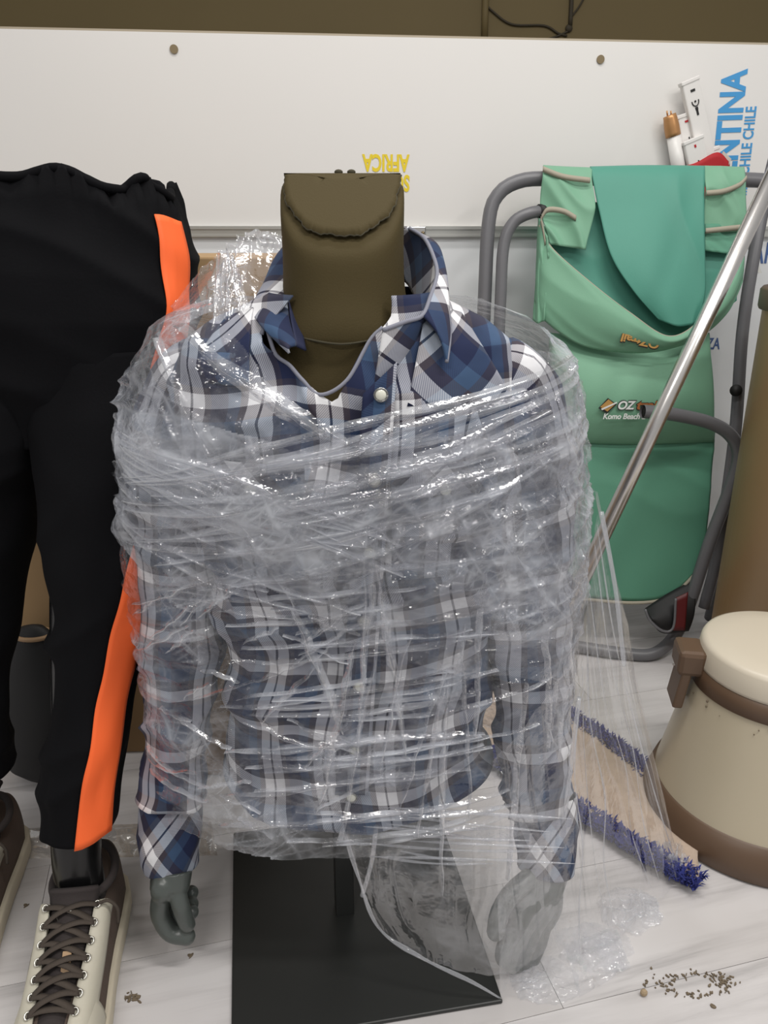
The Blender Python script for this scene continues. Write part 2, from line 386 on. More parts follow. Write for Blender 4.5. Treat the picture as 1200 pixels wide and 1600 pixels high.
def fuse(name, parts, voxel, m, parent, smooth_it=6, **kw):
    """fuse overlapping closed pieces into ONE continuous surface"""
    V, F = join(*parts)
    me = bpy.data.meshes.new('tmp'); me.from_pydata(V, [], F); t = bpy.data.objects.new('tmp', me); C.objects.link(t)
    r = t.modifiers.new('r', 'REMESH'); r.mode = 'VOXEL'; r.voxel_size = voxel
    s = t.modifiers.new('s', 'SMOOTH'); s.factor = .5; s.iterations = smooth_it
    bpy.context.view_layer.update()
    ev = t.evaluated_get(bpy.context.evaluated_depsgraph_get()); em = ev.to_mesh()
    v = [tuple(q.co) for q in em.vertices]; f = [tuple(p.vertices) for p in em.polygons]
    ev.to_mesh_clear(); bpy.data.objects.remove(t); bpy.data.meshes.remove(me)
    return obj(name, v, f, m, parent, **kw)
def text_mesh(s, origin, right, up, width, height, bold=.0, shear=0.0, spacing=1.0, depth=.0006):
    """flat lettering, fitted to width x height; origin = lower-left corner of the lettering, right/up unit vectors"""
    cu = bpy.data.curves.new('txt', 'FONT'); cu.body = s; cu.offset = bold; cu.shear = shear; cu.space_character = spacing; cu.extrude = .01
    cu.resolution_u = 4
    t = bpy.data.objects.new('txt', cu); C.objects.link(t); bpy.context.view_layer.update()
    ev = t.evaluated_get(bpy.context.evaluated_depsgraph_get()); em = ev.to_mesh()
    v = np.array([tuple(q.co) for q in em.vertices]); f = [tuple(p.vertices) for p in em.polygons]
    ev.to_mesh_clear(); bpy.data.objects.remove(t); bpy.data.curves.remove(cu)
    lo, hi = v.min(0), v.max(0)
    n = np.array(Vector(right).cross(Vector(up)))
    u = (v[:, :1]-lo[0])/(hi[0]-lo[0])*width; q = (v[:, 1:2]-lo[1])/(hi[1]-lo[1])*height; d = (v[:, 2:]-lo[2])/(hi[2]-lo[2]+1e-9)*depth
    return np.array(origin)+u*np.array(right)+q*np.array(up)+d*n, f

# ================================================================== THE SETTING
# floor: whitewashed vinyl planks laid at 14 degrees
PA = radians(14); E1 = Vector((cos(PA), sin(PA), 0)); E2 = Vector((-sin(PA), cos(PA), 0))
v, f = box_mesh((0, 1.2, -.012), (5.0, 4.6, .012))
floor = obj('floor', v, f, 'subfloor', kind='structure', smooth=False, label='whitewashed plank floor with dark joints')
PW, PL, GAP = .207, 1.2, .0008
v, f = box_mesh((0, 0, 0), (PL-GAP, PW-GAP, .006))
pm = bpy.data.meshes.new('plank'); pm.from_pydata([tuple(q) for q in v], [], f); pm.materials.append(M['plank'])
fo = Vector(floor.location)
for row in range(-7, 11):
    t0 = .838+row*PW+PW/2
    sh = -.281 if row == 0 else -.281+((row*.437) % 1.0)*PL
    for k in range(-3, 3):
        c = E1*(sh+k*PL+PL/2)+E2*t0
        if abs(c.x) > 3.0 or c.y < -.6 or c.y > 3.2: continue
        o = bpy.data.objects.new('plank', pm); C.objects.link(o); o.parent = floor
        o.location = Vector((c.x, c.y, -.003))-fo; o.rotation_euler = (0, 0, PA)

# far wall behind the boards
v, f = box_mesh((0, 2.95, 1.3), (5.0, .08, 2.9))
wb = obj('wall_back', v, f, 'dimmed_olive_wall', kind='structure', smooth=False, label='dim olive wall behind the white boards')
# conduit and loose cables on it
WY = 2.905
tube('conduit_pipe', [at(757, 60, WY), at(760, -60, WY)], .011, 'dimmed_olive_wall', n=4, label='thin olive conduit running up the far wall above the board', cat='pipe')
tube('wall_cable', [at(755, 2, WY), at(770, 18, WY), at(800, 38, WY), at(850, 40, WY), at(872, 52, WY), at(886, 56, WY)], .0035, 'cable', n=30, seg=6, label='loose dark cable looping sideways across the far olive wall', cat='cable')
v, f = join(tube_mesh([at(891, 40, WY), at(893, 0, WY), at(894, -40, WY)], .007, 8, 8), sphere_mesh(at(889, 44, WY), .012, 1, .6, 1, 6), tube_mesh([at(893, 26, WY), at(905, 10, WY), at(915, -8, WY)], .003, 10, 6), tube_mesh([at(889, 48, WY), at(872, 56, WY), at(855, 62, WY)], .0035, 10, 6))
obj('hanging_wires', v, f, 'cable', label='bunch of dark wires hanging straight down the far wall', cat='wires')

# white boards standing in front of it
WA, WB = 1.86, .088
WE = Vector((1, WB, 0)).normalized(); UP = Vector((0, 0, 1)); WN = Vector((WB, -1, 0)).normalized()   # WN faces the camera
def wl(px, py, off=0.0): return hit(px, py, WA-off, WB)
ztop = (wl(0, 40).z+wl(1200, 68).z)/2; zj = wl(640, 362).z
sb = thing('sign_board', 'large glossy white upper board with upside-down yellow and sideways blue lettering', 'board', (0, WA, 0))
def board_slab(x0, x1, z0, z1, th, name, m, parent, **kw):
    c = Vector(((x0+x1)/2, WA+WB*(x0+x1)/2, (z0+z1)/2))-WN*th/2
    v, f = obox(c, WE*((x1-x0)/2*sqrt(1+WB*WB)), WN*(-th/2), UP*((z1-z0)/2))
    return obj(name, v, f, m, parent, smooth=False, **kw)
board_slab(-1.9, 1.9, zj+.012, ztop-.004, .012, 'panel', 'board', sb)
board_slab(-1.9, 1.9, ztop-.004, ztop, .012, 'edge_strip', 'board_edge', sb, label='beige cut edge along the top')
for px, py in ((272, 77), (938, 93)):
    p = wl(px, py); q = p+WN*.003
    tube('fixing_hole', [p-WN*.002, q], .0085, 'screw', sb, n=2, seg=20, smooth_path=False, smooth=False)
p = wl(640, 268, .0004)
v, f = text_mesh('AFRICA', wl(640, 241, .0006), -WE, -UP, (wl(640, 255)-wl(566, 255)).length, wl(600, 241).z-wl(600, 269).z, .035, depth=.0005)
obj('lettering', v, f, 'yellow_ink', sb, smooth=False, label='yellow upside-down word')
v, f = text_mesh('SOUTH', wl(640, 273, .0006), -WE, -UP, (wl(640, 255)-wl(574, 255)).length, wl(600, 273).z-wl(600, 300).z, .035, depth=.0005)
obj('lettering', v, f, 'yellow_ink', sb, smooth=False, label='yellow upside-down word behind the neck')
tiltv = (wl(1148, 108)-wl(1131, 270)).normalized()
tr_ = tiltv; tu_ = -(WE-tiltv*WE.dot(tiltv)).normalized()
b0 = wl(1152, 268); pxm = (wl(1160, 180)-wl(1120, 180)).length/40
v, f = text_mesh('ARGENTINA', wl(1141, 362, .0006), tr_, tu_, (wl(1163, 107)-wl(1137, 362)).length, pxm*40, .034, depth=.0005)
obj('lettering', v, f, 'blue_ink', sb, smooth=False, label='large blue sideways word')
v, f = text_mesh('CHILE CHILE CHILE', wl(1164, 327, .0006), tr_, tu_, (wl(1178, 166)-wl(1159, 327)).length, pxm*17, .02, depth=.0005)
obj('lettering', v, f, 'blue_ink', sb, smooth=False, label='small blue sideways words')

lb = thing('lower_board', 'pale grey lower board below the aluminium strip, standing on the floor', 'board', (0, WA, 0))
board_slab(-1.9, 1.9, 0, zj-.012, .012, 'panel', 'board_low', lb)
for k, (px, py, t, hgt) in enumerate(((1172, 378, 'ARGENTINA', 34), (1103, 528, 'ZA', 18))):
    wd = .26 if k == 0 else .035
    v, f = text_mesh(t, wl(px, py+hgt, .0006), WE, UP, wd, wl(px, py).z-wl(px, py+hgt).z, .015, depth=.0005)
    obj('lettering', v, f, 'blue_dark', lb, smooth=False, label='dark blue printed letters')
tr = thing('joint_strip', 'ribbed aluminium strip joining the two white boards', 'trim', (0, WA, 0))
c = Vector((0, WA, zj))+WN*.004
v, f = join(obox(c, WE*1.9, WN*.004, UP*.012), obox(c+WN*.005+UP*.008, WE*1.9, WN*.0025, UP*.003), obox(c+WN*.005-UP*.009, WE*1.9, WN*.0025, UP*.002))
obj('profile', v, f, 'alu_trim', tr, smooth=False)
c = wl(650, 362, .012)
v, f = obox(c, WE*.022, WN*.003, UP*.011); obj('corner_plate', v, f, 'alu', tr, smooth=False, bevel=.002)
tube('screw', [wl(661, 364, .012), wl(661, 364, .020)], .004, 'screw', tr, n=2, seg=10, smooth_path=False)

# ================================================================== MANNEQUIN TORSO
CX, CY = -.037, .872
mq = thing('mannequin_torso', 'half-body mannequin with olive cloth neck, charcoal hands and square steel base', 'mannequin', (CX, CY, 0))
def sup(cx, cy, z, a, b, n=2.3, seg=48, tilt=0.0):
    t = np.linspace(0, 2*pi, seg, endpoint=False)
    x = a*np.sign(np.cos(t))*np.abs(np.cos(t))**(2/n); y = b*np.sign(np.sin(t))*np.abs(np.sin(t))**(2/n)
    return np.stack([cx+x, cy+y, z+tilt*y], -1)
NX = -.043
def nring(z, a, b, n, ridge):
    r = sup(NX, .862, z, a, b, n, 48); y = r[:, 1]-.862
    r[:, 2] += ridge*np.where(y < 0, 1.05*y, -.35*y); return r
rings = [sup(CX, CY, .27, .13, .075), sup(CX, CY, .45, .13, .08), sup(CX, CY, .62, .15, .092), sup(CX, CY, .72, .155, .092), sup(CX, CY, .78, .15, .084),
         sup(CX, CY+.002, .81, .12, .078), sup(NX, .864, .832, .084, .076), sup(NX, .862, .85, .071, .073, 2.2), nring(.875, .0655, .069, 2.3, .15),
         nring(.905, .0640, .067, 2.4, .4), nring(.940, .0638, .066, 2.5, .75), nring(.975, .0645, .066, 2.6, 1.0), nring(.984, .0635, .0635, 2.6, 1.03), nring(.987, .058, .057, 2.6, 1.04), nring(.9885, .03, .03, 2.4, 1.04), nring(.9885, .004, .004, 2.3, 1.04)]
v, f, uv = grid(np.array(rings), True); f = f.tolist(); f.append([len(v)-48+k for k in range(48)]); f.append(list(range(48))[::-1])
obj('body', v, f, 'olive_cloth', mq, subsurf=1)
# half-round cloth patch on the slanted neck top (frayed lower edge)
rs = []
for fr_ in np.linspace(0, 1, 9):
    ring = []
    for t in np.linspace(pi, 2*pi, 73):
        wob = 1+(.016*sin(9*t+1)+.012*sin(23*t)+.010*sin(57*t)) * (fr_ > .9)
        x = .0600*np.sign(cos(t))*abs(cos(t))**.85*(.25+.75*fr_ if fr_ < 1 else 1)*wob; y = .0555*sin(t)*fr_*wob-.001
        if fr_ == 0: x = .0600*np.sign(cos(t))*abs(cos(t))**.85
        ring.append((NX+x, .862+y, .9925+1.05*y-.0012*fr_**4))
    rs.append(ring)
v, f, uv = grid(np.array(rs))
obj('neck_cap', v, f, 'olive_cloth', mq, solid=.0025, label='frayed half-round cloth patch on the neck top')
tube('frayed_edge', rs[-1], .0011, 'olive_seam', mq, n=110, seg=5)
t = np.linspace(pi*1.05, pi*1.95, 40)
tube('neck_seam', [(NX+.0800*cos(a), .8632+.0765*sin(a), .8350+.003*abs(cos(a))-.006*max(0, -sin(a))**6) for a in t], .0012, 'olive_seam', mq, n=60, seg=6)
for px in (529, 549):
    c = at(px, 269, .872); v, f = sphere_mesh(c, .0035, 1.3, 1, .8, 6); obj('hook', v, f, 'olive_seam', mq)
# base plate and pole (plate turned 10 degrees)
v, f = box_mesh((-.0475, .861, .003), (.344, .36, .006), radians(10))
obj('base_plate', v, f, 'base_metal', mq, smooth=False, bevel=.002)
v, f = box_mesh((-.058, .858, .16), (.026, .026, .31), radians(10))
obj('pole', v, f, 'base_metal', mq, smooth=False, bevel=.002)
# hands: palm, four curled fingers, thumb, fused into one surface each
def chain(pts, r): return tube_mesh(pts, r, 22, 12)
def ball(p, r): return sphere_mesh(p, r, n=8)
def finger(pts, r):
    r2 = [r, r*1.0, r*.97, r*.92]
    return [chain(pts, r2), ball(pts[-1], r*.92), ball(pts[0], r)]
parts = []
parts += [tube_mesh([at(272, 1318, .825), at(270, 1352, .812), at(266, 1380, .80)], [.026, .027, .027], 16, 16), ball(at(266, 1380, .80), .027)]
for k, (d, dy) in enumerate(((.772, 0), (.789, -6), (.806, -14), (.822, -26))):
    kn = at(252, 1398+dy*.5, d); parts.append(tube_mesh([at(268, 1365, .79+.01*k), at(256, 1385+dy*.4, d), kn], [.020, .018, .0135], 12, 12))
    if k == 0: q = [kn, at(250, 1428, d), at(266, 1456, d-.004), at(292, 1463, d-.006)]
    else: q = [kn, at(256, 1428+dy, d), at(280, 1440+dy*1.2, d), at(299, 1434+dy*1.5, d)]
    parts += finger(q, .0128 if k == 0 else .0112)
parts += [tube_mesh([at(276, 1362, .785), at(277, 1392, .772)], [.021, .015], 8, 12)]
parts += finger([at(277, 1390, .772), at(282, 1414, .764), at(290, 1438, .764), at(293, 1444, .766)], .0118)
fuse('hand', parts, .0022, 'grey_plastic', mq, 5)
parts = []
parts += [tube_mesh([at(862, 1310, .812), at(858, 1350, .798), at(846, 1385, .785)], [.027, .028, .029], 16, 16)]
for k, (ax, bx, cx, dx, dd) in enumerate(((812, 792, 786, 800, 0), (826, 808, 800, 808, .008), (840, 826, 816, 820, .016), (853, 842, 832, 832, .026))):
    d = .752+dd
    parts.append(tube_mesh([at(850, 1380, .785), at(ax+6, 1415, d+.012), at(ax-4, 1445, d+.004)], [.026, .019, .013], 12, 12))
    parts += finger([at(ax-4, 1445, d+.004), at(bx, 1472, d), at(cx, 1496, d), at(dx, 1508, d+.006)], .0115)
parts += finger([at(826, 1372, .775), at(798, 1398, .757), at(780, 1428, .748), at(774, 1456, .745)], .0128)
fuse('hand', parts, .0022, 'grey_plastic', mq, 5)

# ================================================================== PLAID SHIRT
sh = thing('plaid_shirt', 'navy, white and grey plaid flannel shirt worn by the wrapped mannequin', 'shirt', (CX, CY, .2))
zs = [.258, .30, .38, .46, .54, .62, .68, .73, .77, .80, .825, .845, .862, .875]
ha = [.178, .175, .170, .168, .172, .182, .188, .191, .191, .188, .178, .150, .112, .088]
hb = [.113, .112, .108, .106, .110, .117, .120, .119, .114, .106, .096, .086, .080, .078]
nz_, nt_ = 150, 300
Z = np.linspace(zs[0], zs[-1], nz_); A = np.interp(Z, zs, ha); B = np.interp(Z, zs, hb)
TH = np.linspace(-pi/2, 1.5*pi, nt_, endpoint=False)
cq = np.sign(np.cos(TH))*np.abs(np.cos(TH))**(2/2.5)
ztop_t = np.interp(cq, [-1, -.62, -.54, -.10, -.06, .03, .10, .2, .35, .5, 1], [.875, .875, .838, .778, .774, .808, .828, .842, .856, .875, .875]); ztop_t = np.where(np.sin(TH) > 0, .875, ztop_t)
TT = np.repeat(TH[None], nz_, 0); ZZ = zs[0]+(ztop_t[None]-zs[0])*np.linspace(0, 1, nz_)[:, None]
AA = np.interp(ZZ, zs, ha); BB = np.interp(ZZ, zs, hb); ex = 2/2.5
X = AA*np.sign(np.cos(TT))*np.abs(np.cos(TT))**ex; Y = BB*np.sign(np.sin(TT))*np.abs(np.sin(TT))**ex
D = .010*(vnoise(X*14+3, ZZ*9, Y*8, 5)-.5)+.014*(aniso(X, ZZ, .35, .22, .05, 7, 2)-.4)+.010*(aniso(X, ZZ, -1.1, .2, .045, 9, 2)-.4)
D = D*np.clip((.86-ZZ)/.05, 0, 1)
hemdrop = np.where(np.arange(nz_)[:, None] < 14, 1, 0)*(.018*np.cos(TT*2+pi)*(1-np.arange(nz_)[:, None]/14))
P = np.stack([CX+X*(1+D/.17), CY+Y*(1+D/.11), ZZ-hemdrop], -1)
v, f, uv = grid(P, True)
obj('shirt_body', v, f, 'plaid', sh, uv=np.stack([X.ravel()*1.15+.010*np.sin(ZZ.ravel()*23), ZZ.ravel()+.006*np.sin(X.ravel()*31)], -1), solid=.002)
# yoke panels over the shoulders, patterned on the bias
def body_pt(xr, z, off=.003):
    a = np.interp(z, zs, ha); b = np.interp(z, zs, hb)
    t = min(.999, abs(xr)/a); return Vector((CX+xr, CY-b*(1-t**2.5)**(1/2.5)-off, z))
def surf_patch(name, quad, m, parent, nu=24, nv=16, off=.004, th=.0016, uvs=1.0, **kw):
    """quad: four (xr,z) corners on the shirt front, tl tr br bl"""
    P = np.zeros((nv, nu, 3))
    for j in range(nv):
        for i in range(nu):
            s, t = i/(nu-1), j/(nv-1)
            x = (quad[0][0]*(1-s)+quad[1][0]*s)*(1-t)+(quad[3][0]*(1-s)+quad[2][0]*s)*t
            z = (quad[0][1]*(1-s)+quad[1][1]*s)*(1-t)+(quad[3][1]*(1-s)+quad[2][1]*s)*t
            P[j, i] = body_pt(x, z, off)
    v, f, uv = grid(P); return obj(name, v, f, m, parent, uv=uv, solid=th, **kw)
surf_patch('yoke', [(.080, .868), (.118, .856), (.172, .772), (.060, .772)], 'plaid_yoke', sh, off=.006)
surf_patch('yoke', [(-.128, .852), (-.098, .862), (-.098, .79), (-.174, .79)], 'plaid_yoke', sh, off=.006)
# placket strip, pockets with flaps, snaps
surf_patch('placket', [(.016, .785), (.050, .815), (.018, .30), (-.022, .30)], 'plaid', sh, nu=10, nv=60, off=.009)
for sx in (-1, 1):
    surf_patch('pocket', [(sx*.10-.055, .70), (sx*.10+.055, .70), (sx*.095+.05, .585), (sx*.095-.05, .585)], 'plaid', sh, off=.011)
    surf_patch('pocket_flap', [(sx*.10-.057, .715), (sx*.10+.057, .715), (sx*.10+.057, .68), (sx*.10-.057, .68)], 'plaid_yoke', sh, off=.014)
    c = body_pt(sx*.10, .688, .018); v, f = sphere_mesh(c, .006, 1, .5, 1, 8); obj('snap', v, f, 'pearl', sh)
for z in (.785, .70, .62, .535, .45, .365, .30):
    xr = .034-.036*(.785-z)/.485
    c = body_pt(xr, z, .014); v, f = sphere_mesh(c, .0058, 1, .5, 1, 8); b = obj('snap', v, f, 'pearl', sh)
    tube('snap_ring', [(c.x+.0066*cos(a), c.y-.0005, c.z+.0066*sin(a)) for a in np.linspace(0, 2*pi, 17)], .0011, 'snap_ring', b, n=17, seg=6, smooth_path=False)
# sleeves
def sleeve(name, pts, rad, mt, seed, ns=110, seg=56, parent=sh, amp=1.0):
    p = resample(pts, ns); T = np.gradient(p, axis=0); T /= np.linalg.norm(T, axis=1)[:, None]
    L = np.concatenate([[0], np.cumsum(np.linalg.norm(np.diff(p, axis=0), axis=1))])
    r = np.interp(L/L[-1], np.linspace(0, 1, len(rad)), rad); a = np.linspace(0, 2*pi, seg+1)
    R = []
    for k in range(ns):
        N = np.cross(T[k], [0, 1, 0]); N /= np.linalg.norm(N); Bn = np.cross(T[k], N)
        R.append(p[k]+0*a[:, None]*N+r[k]*(np.cos(a)[:, None]*N+np.sin(a)[:, None]*Bn))
    R = np.array(R); AAg, LL = np.meshgrid(a, L)
    per = np.minimum(AAg, 2*pi-AAg)*.05
    d = .011*(aniso(per, LL, .5, .12, .035, seed, 2)-.4)+.009*(aniso(per, LL, -.5, .12, .04, seed+3, 2)-.4)
    d = d*np.clip(LL/.06, 0, 1)*amp
    R = R+(R-p[:, None, :])/r[:, None, None]*d[..., None]
    v, f, uv = grid(R, False, np.stack([AAg*.052, LL], -1))
    return obj(name, v, f, mt, parent, uv=uv, solid=.002)
LS = [(CX-.150, CY, .790), (CX-.190, CY+.004, .755), (CX-.212, CY+.012, .62), (CX-.222, CY+.010, .50), (CX-.230, CY-.018, .36), (CX-.240, CY-.052, .235)]
RS = [(CX+.150, CY, .790), (CX+.188, CY+.004, .755), (CX+.210, CY+.012, .62), (CX+.220, CY+.010, .50), (CX+.228, CY-.022, .36), (CX+.240, CY-.060, .225)]
srad = [.040, .058, .059, .056, .054, .050, .047, .043, .040]
sleeve('sleeve', LS, srad, 'plaid_sleeve', 11); sleeve('sleeve', RS, srad, 'plaid_sleeve', 31)
def cuff(pts, rad, seed):
    o = sleeve('cuff', pts, rad, 'plaid_cuff', seed, ns=30, amp=.25)
    return o
cuff([at(268, 1236, .838), at(266, 1290, .820), at(265, 1322, .810), at(268, 1352, .803)], [.0405, .0405, .0400, .0345], 41)
cuff([at(852, 1240, .832), at(853, 1300, .812), at(855, 1332, .803), at(853, 1356, .797)], [.0405, .0405, .0400, .0345], 47)
# collar: stand with its front edge, folded leaf with a point (both sides), navy tape inside
foldR = [at(540, 352, .955), at(600, 350, .95), at(640, 357, .93), at(663, 373, .900), at(678, 403, .866), at(683, 430, .836), at(673, 463, .806), at(660, 493, .783), at(633, 503, .772), at(598, 516, .764)]
baseR = [at(540, 430, .955), at(600, 430, .945), at(632, 440, .925), at(648, 465, .895), at(656, 495, .865), at(658, 520, .832), at(652, 545, .802), at(640, 565, .783), at(618, 590, .770), at(584, 604, .762)]
v, f, uv = grid(ruled(foldR, baseR, 70, 16)); obj('collar_stand', v, f, 'plaid_yoke', sh, uv=uv, solid=.002)
fl_ = foldR[1:8]
leafR = [at(606, 405, .965), at(655, 405, .945), at(684, 395, .915), at(693, 420, .872), at(699, 470, .822), at(703, 520, .785), at(698, 566, .764)]
v, f, uv = grid(ruled(fl_, leafR, 60, 16, lambda U, V: (.004*np.sin(V*pi), -.004*np.sin(V*pi), .003*np.sin(V*pi)))); obj('collar_leaf', v, f, 'plaid_yoke', sh, uv=uv, solid=.0025)
foldL = [at(540, 352, .955), at(480, 358, .95), at(448, 384, .925), at(446, 415, .885), at(447, 450, .845), at(452, 500, .798), at(463, 540, .770)]
leafL = [at(500, 402, .965), at(452, 410, .96), at(430, 418, .945), at(412, 447, .895), at(396, 476, .845), at(404, 505, .795), at(452, 552, .764)]
v, f, uv = grid(ruled(foldL, leafL, 60, 16, lambda U, V: (-.003*np.sin(V*pi), -.004*np.sin(V*pi), .002*np.sin(V*pi)))); obj('collar_leaf', v, f, 'plaid_yoke', sh, uv=uv, solid=.0025)
edgeV = [tuple(P[-1, k]) for k in range(nt_) if -.56 < cq[k] < .30 and np.sin(TH[k]) < 0]
front_edge = True
v, f, uv = grid(ruled([at(449, 440, .84), at(453, 490, .805), at(462, 540, .772)], [at(456, 445, .850), at(468, 500, .815), at(478, 548, .780)], 20, 6)); obj('neck_tape', v, f, 'navy_cloth', sh, uv=uv, solid=.002)
def edge_piping(path, m=M['plaid_yoke']): tube('collar_edge', path, .0022, 'lit_edge', sh, n=60, seg=6)
M['lit_edge'] = mat('pale_lit_edge', (.20, .205, .25), .85)  # paler than the shirt, so light on the edges is in the colour
tube('front_edge', sorted(edgeV)[::4], .0022, 'lit_edge', sh, n=60, seg=6)
tube('collar_edge', foldR[2:], .0024, 'lit_edge', sh, n=60, seg=6)
tube('collar_edge', leafR[3:], .0020, 'lit_edge', sh, n=40, seg=6)

# ================================================================== STRETCH FILM
wrap = thing('plastic_wrap', 'crumpled clear stretch film wound around the plaid shirt and trailing onto the floor', 'plastic wrap', (CX, CY, .2))
fzs = [.225, .28, .36, .45, .53, .60, .67, .73, .78, .81, .835, .855, .868]
fha = [.264, .266, .268, .271, .273, .269, .262, .255, .246, .234, .210, .174, .137]
fhb = [.138, .138, .132, .128, .128, .131, .134, .133, .128, .120, .110, .100, .094]
def film_shell(name, m, z0, z1, grow, seed, amp, cut_top, cut_bot, nz=400, nt=900):
    Z = np.linspace(z0, z1, nz); TH = np.concatenate([np.linspace(-pi*1.06, pi*.06, nt-140, endpoint=False), np.linspace(pi*.06, pi*.94, 140, endpoint=False)])
    TT, ZZ = np.meshgrid(TH, Z)
    A = np.interp(ZZ, fzs, fha)+grow; B = np.interp(ZZ, fzs, fhb)+grow
    e = 2/2.7
    X = A*np.sign(np.cos(TT))*np.abs(np.cos(TT))**e; Y = B*np.sign(np.sin(TT))*np.abs(np.sin(TT))**e
    d = np.sqrt((np.gradient(X, axis=1))**2+(np.gradient(Y, axis=1))**2); ARC = np.cumsum(d, axis=1); ARC -= ARC[:, (nt-140)//2:(nt-140)//2+1]
    w1 = np.clip((ZZ-.45)/.2, 0, 1); n0 = vnoise(ARC*7, ZZ*7, 0, seed+1)
    calm = np.clip((vnoise(ARC*9+3, ZZ*9, 0, seed+21)-.38)/.3, .05, 1)
    R = (.0085*aniso(ARC, ZZ, .32, .26, .030, seed+2)*(w1*.8+.2)
         + .0080*aniso(ARC, ZZ, -1.0, .24, .034, seed+3)*(.35+.65*n0)
         + .0060*aniso(ARC, ZZ, .06, .22, .024, seed+4)*(1-w1*.6)
         + .0034*aniso(ARC, ZZ, .55, .07, .012, seed+5)*n0*calm
         + .0030*aniso(ARC, ZZ, -.7, .06, .011, seed+6)*(1-n0)*calm
         + .0022*aniso(ARC, ZZ, 1.4, .05, .010, seed+7)*calm
         + .007*vnoise(ARC*12, ZZ*12, 0, seed+8))
    R = (R-.006)*amp
    rr = np.sqrt((X/A)**2+(Y/B)**2)+1e-9
    nx = X/A**2; ny = Y/B**2; nl = np.sqrt(nx*nx+ny*ny)+1e-9
    P = np.stack([CX+X+nx/nl*R, CY+Y+ny/nl*R, ZZ+.006*(vnoise(ARC*20, ZZ*20, 0, seed+9)-.5)], -1)
    v, f, uv = grid(P, True, np.stack([ARC, ZZ], -1))
    xx = (P[..., 0]-CX).ravel(); yy = (P[..., 1]-CY).ravel(); zz = P[..., 2].ravel(); ar = ARC.ravel()
    ok = (zz < cut_top(xx, yy, ar)) & (zz > cut_bot(xx, yy, ar))
    f = f[ok[f].all(axis=1)]
    # drop faces that straddle the seam of the parametrisation
    used = np.unique(f); remap = -np.ones(len(v), int); remap[used] = np.arange(len(used))
    upper = np.clip((ZZ-.50)/.16, 0, 1)*np.clip((.80-ZZ)/.06, 0, 1)
    dn = np.clip(density(ARC, ZZ, seed)*(.85+.3*upper)+.05*upper, 0, 1).ravel()
    return obj(name, v[used], remap[f], m, wrap, uv=uv[used], dens=dn[used])
def top1(x, y, a):
    zc = np.interp(x, [-.31, -.15, -.13, -.06, -.02, .03, .12, .17, .20, .215, .31], [.9, .9, .86, .79, .752, .745, .752, .775, .81, .845, .86])
    zc = np.where(y > .02, .865, zc)
    return zc+.006*(vnoise(a*40, a*0, 0, 77)-.5)
def bot1(x, y, a):
    return .232+.010*np.interp(x, [-.3, -.2, 0, .3], [1, 0, -1.0, 0])+.010*(vnoise(a*18, a*0, 0, 78)-.5)
film_shell('film_layer', 'film', .21, .868, .002, 100, 1.0, top1, bot1)
def top2(x, y, a): return np.interp(x, [-.31, -.2, -.1, .0, .1, .22, .31], [.70, .76, .74, .725, .735, .80, .82])+.03*(vnoise(a*9, a*0, 0, 87)-.5)
def bot2(x, y, a): return np.interp(x, [-.31, -.1, .05, .31], [.58, .56, .52, .42])+.05*(vnoise(a*11, a*0, 0, 88)-.5)
film_shell('film_layer', 'film2', .24, .86, .006, 200, 1.0, top2, bot2)
# gathered folds: narrow peaked bands of doubled film lying over the shell
def shell_pt(x, z, off):
    a = np.interp(z, fzs, fha); b = np.interp(z, fzs, fhb)
    t = min(.9995, abs(x)/a); yy = b*(1-t**2.7)**(1/2.7)
    n = Vector((x/a**2, -yy/b**2, 0)).normalized()
    return Vector((CX+x, CY-yy, z))+n*off, n
def fold_band(x0, z0, x1, z1, w, h, bend=0.0, n=40, off=.008, seed=0):
    V = []; F = []
    for k in range(n):
        t = k/(n-1); x = x0+(x1-x0)*t; z = z0+(z1-z0)*t+bend*sin(pi*t)+.004*(mnoise.noise(Vector((t*5, seed, 0))))
        x += .004*mnoise.noise(Vector((t*6, seed+9.3, 0)))
        x = max(-.985*np.interp(z, fzs, fha), min(.985*np.interp(z, fzs, fha), x)); p, nn = shell_pt(x, z, off)
        tx, tz = (x1-x0), (z1-z0); l = sqrt(tx*tx+tz*tz); side = Vector((-tz/l, 0, tx/l))
        ww = w*(.25+.75*sin(pi*min(1, max(0, t)))**.6)*(1+.5*mnoise.noise(Vector((t*9, seed+3, 1))))
        hh = h*(.6+.6*mnoise.noise(Vector((t*12, seed+7, 2))))
        V += [p-side*ww-nn*.003, p-side*ww*.25+nn*hh*.5, p+side*ww*.1+nn*hh, p+side*ww*.4+nn*hh*.25, p+side*ww-nn*.003]
        if k:
            b = 5*(k-1)
            for q in range(4): F.append([b+q, b+q+1, b+q+6, b+q+5])
    return V, F
rnd = random.Random(5); bands = []
def addb(*a, **k): bands.append(fold_band(*a, **k, seed=rnd.random()*100))
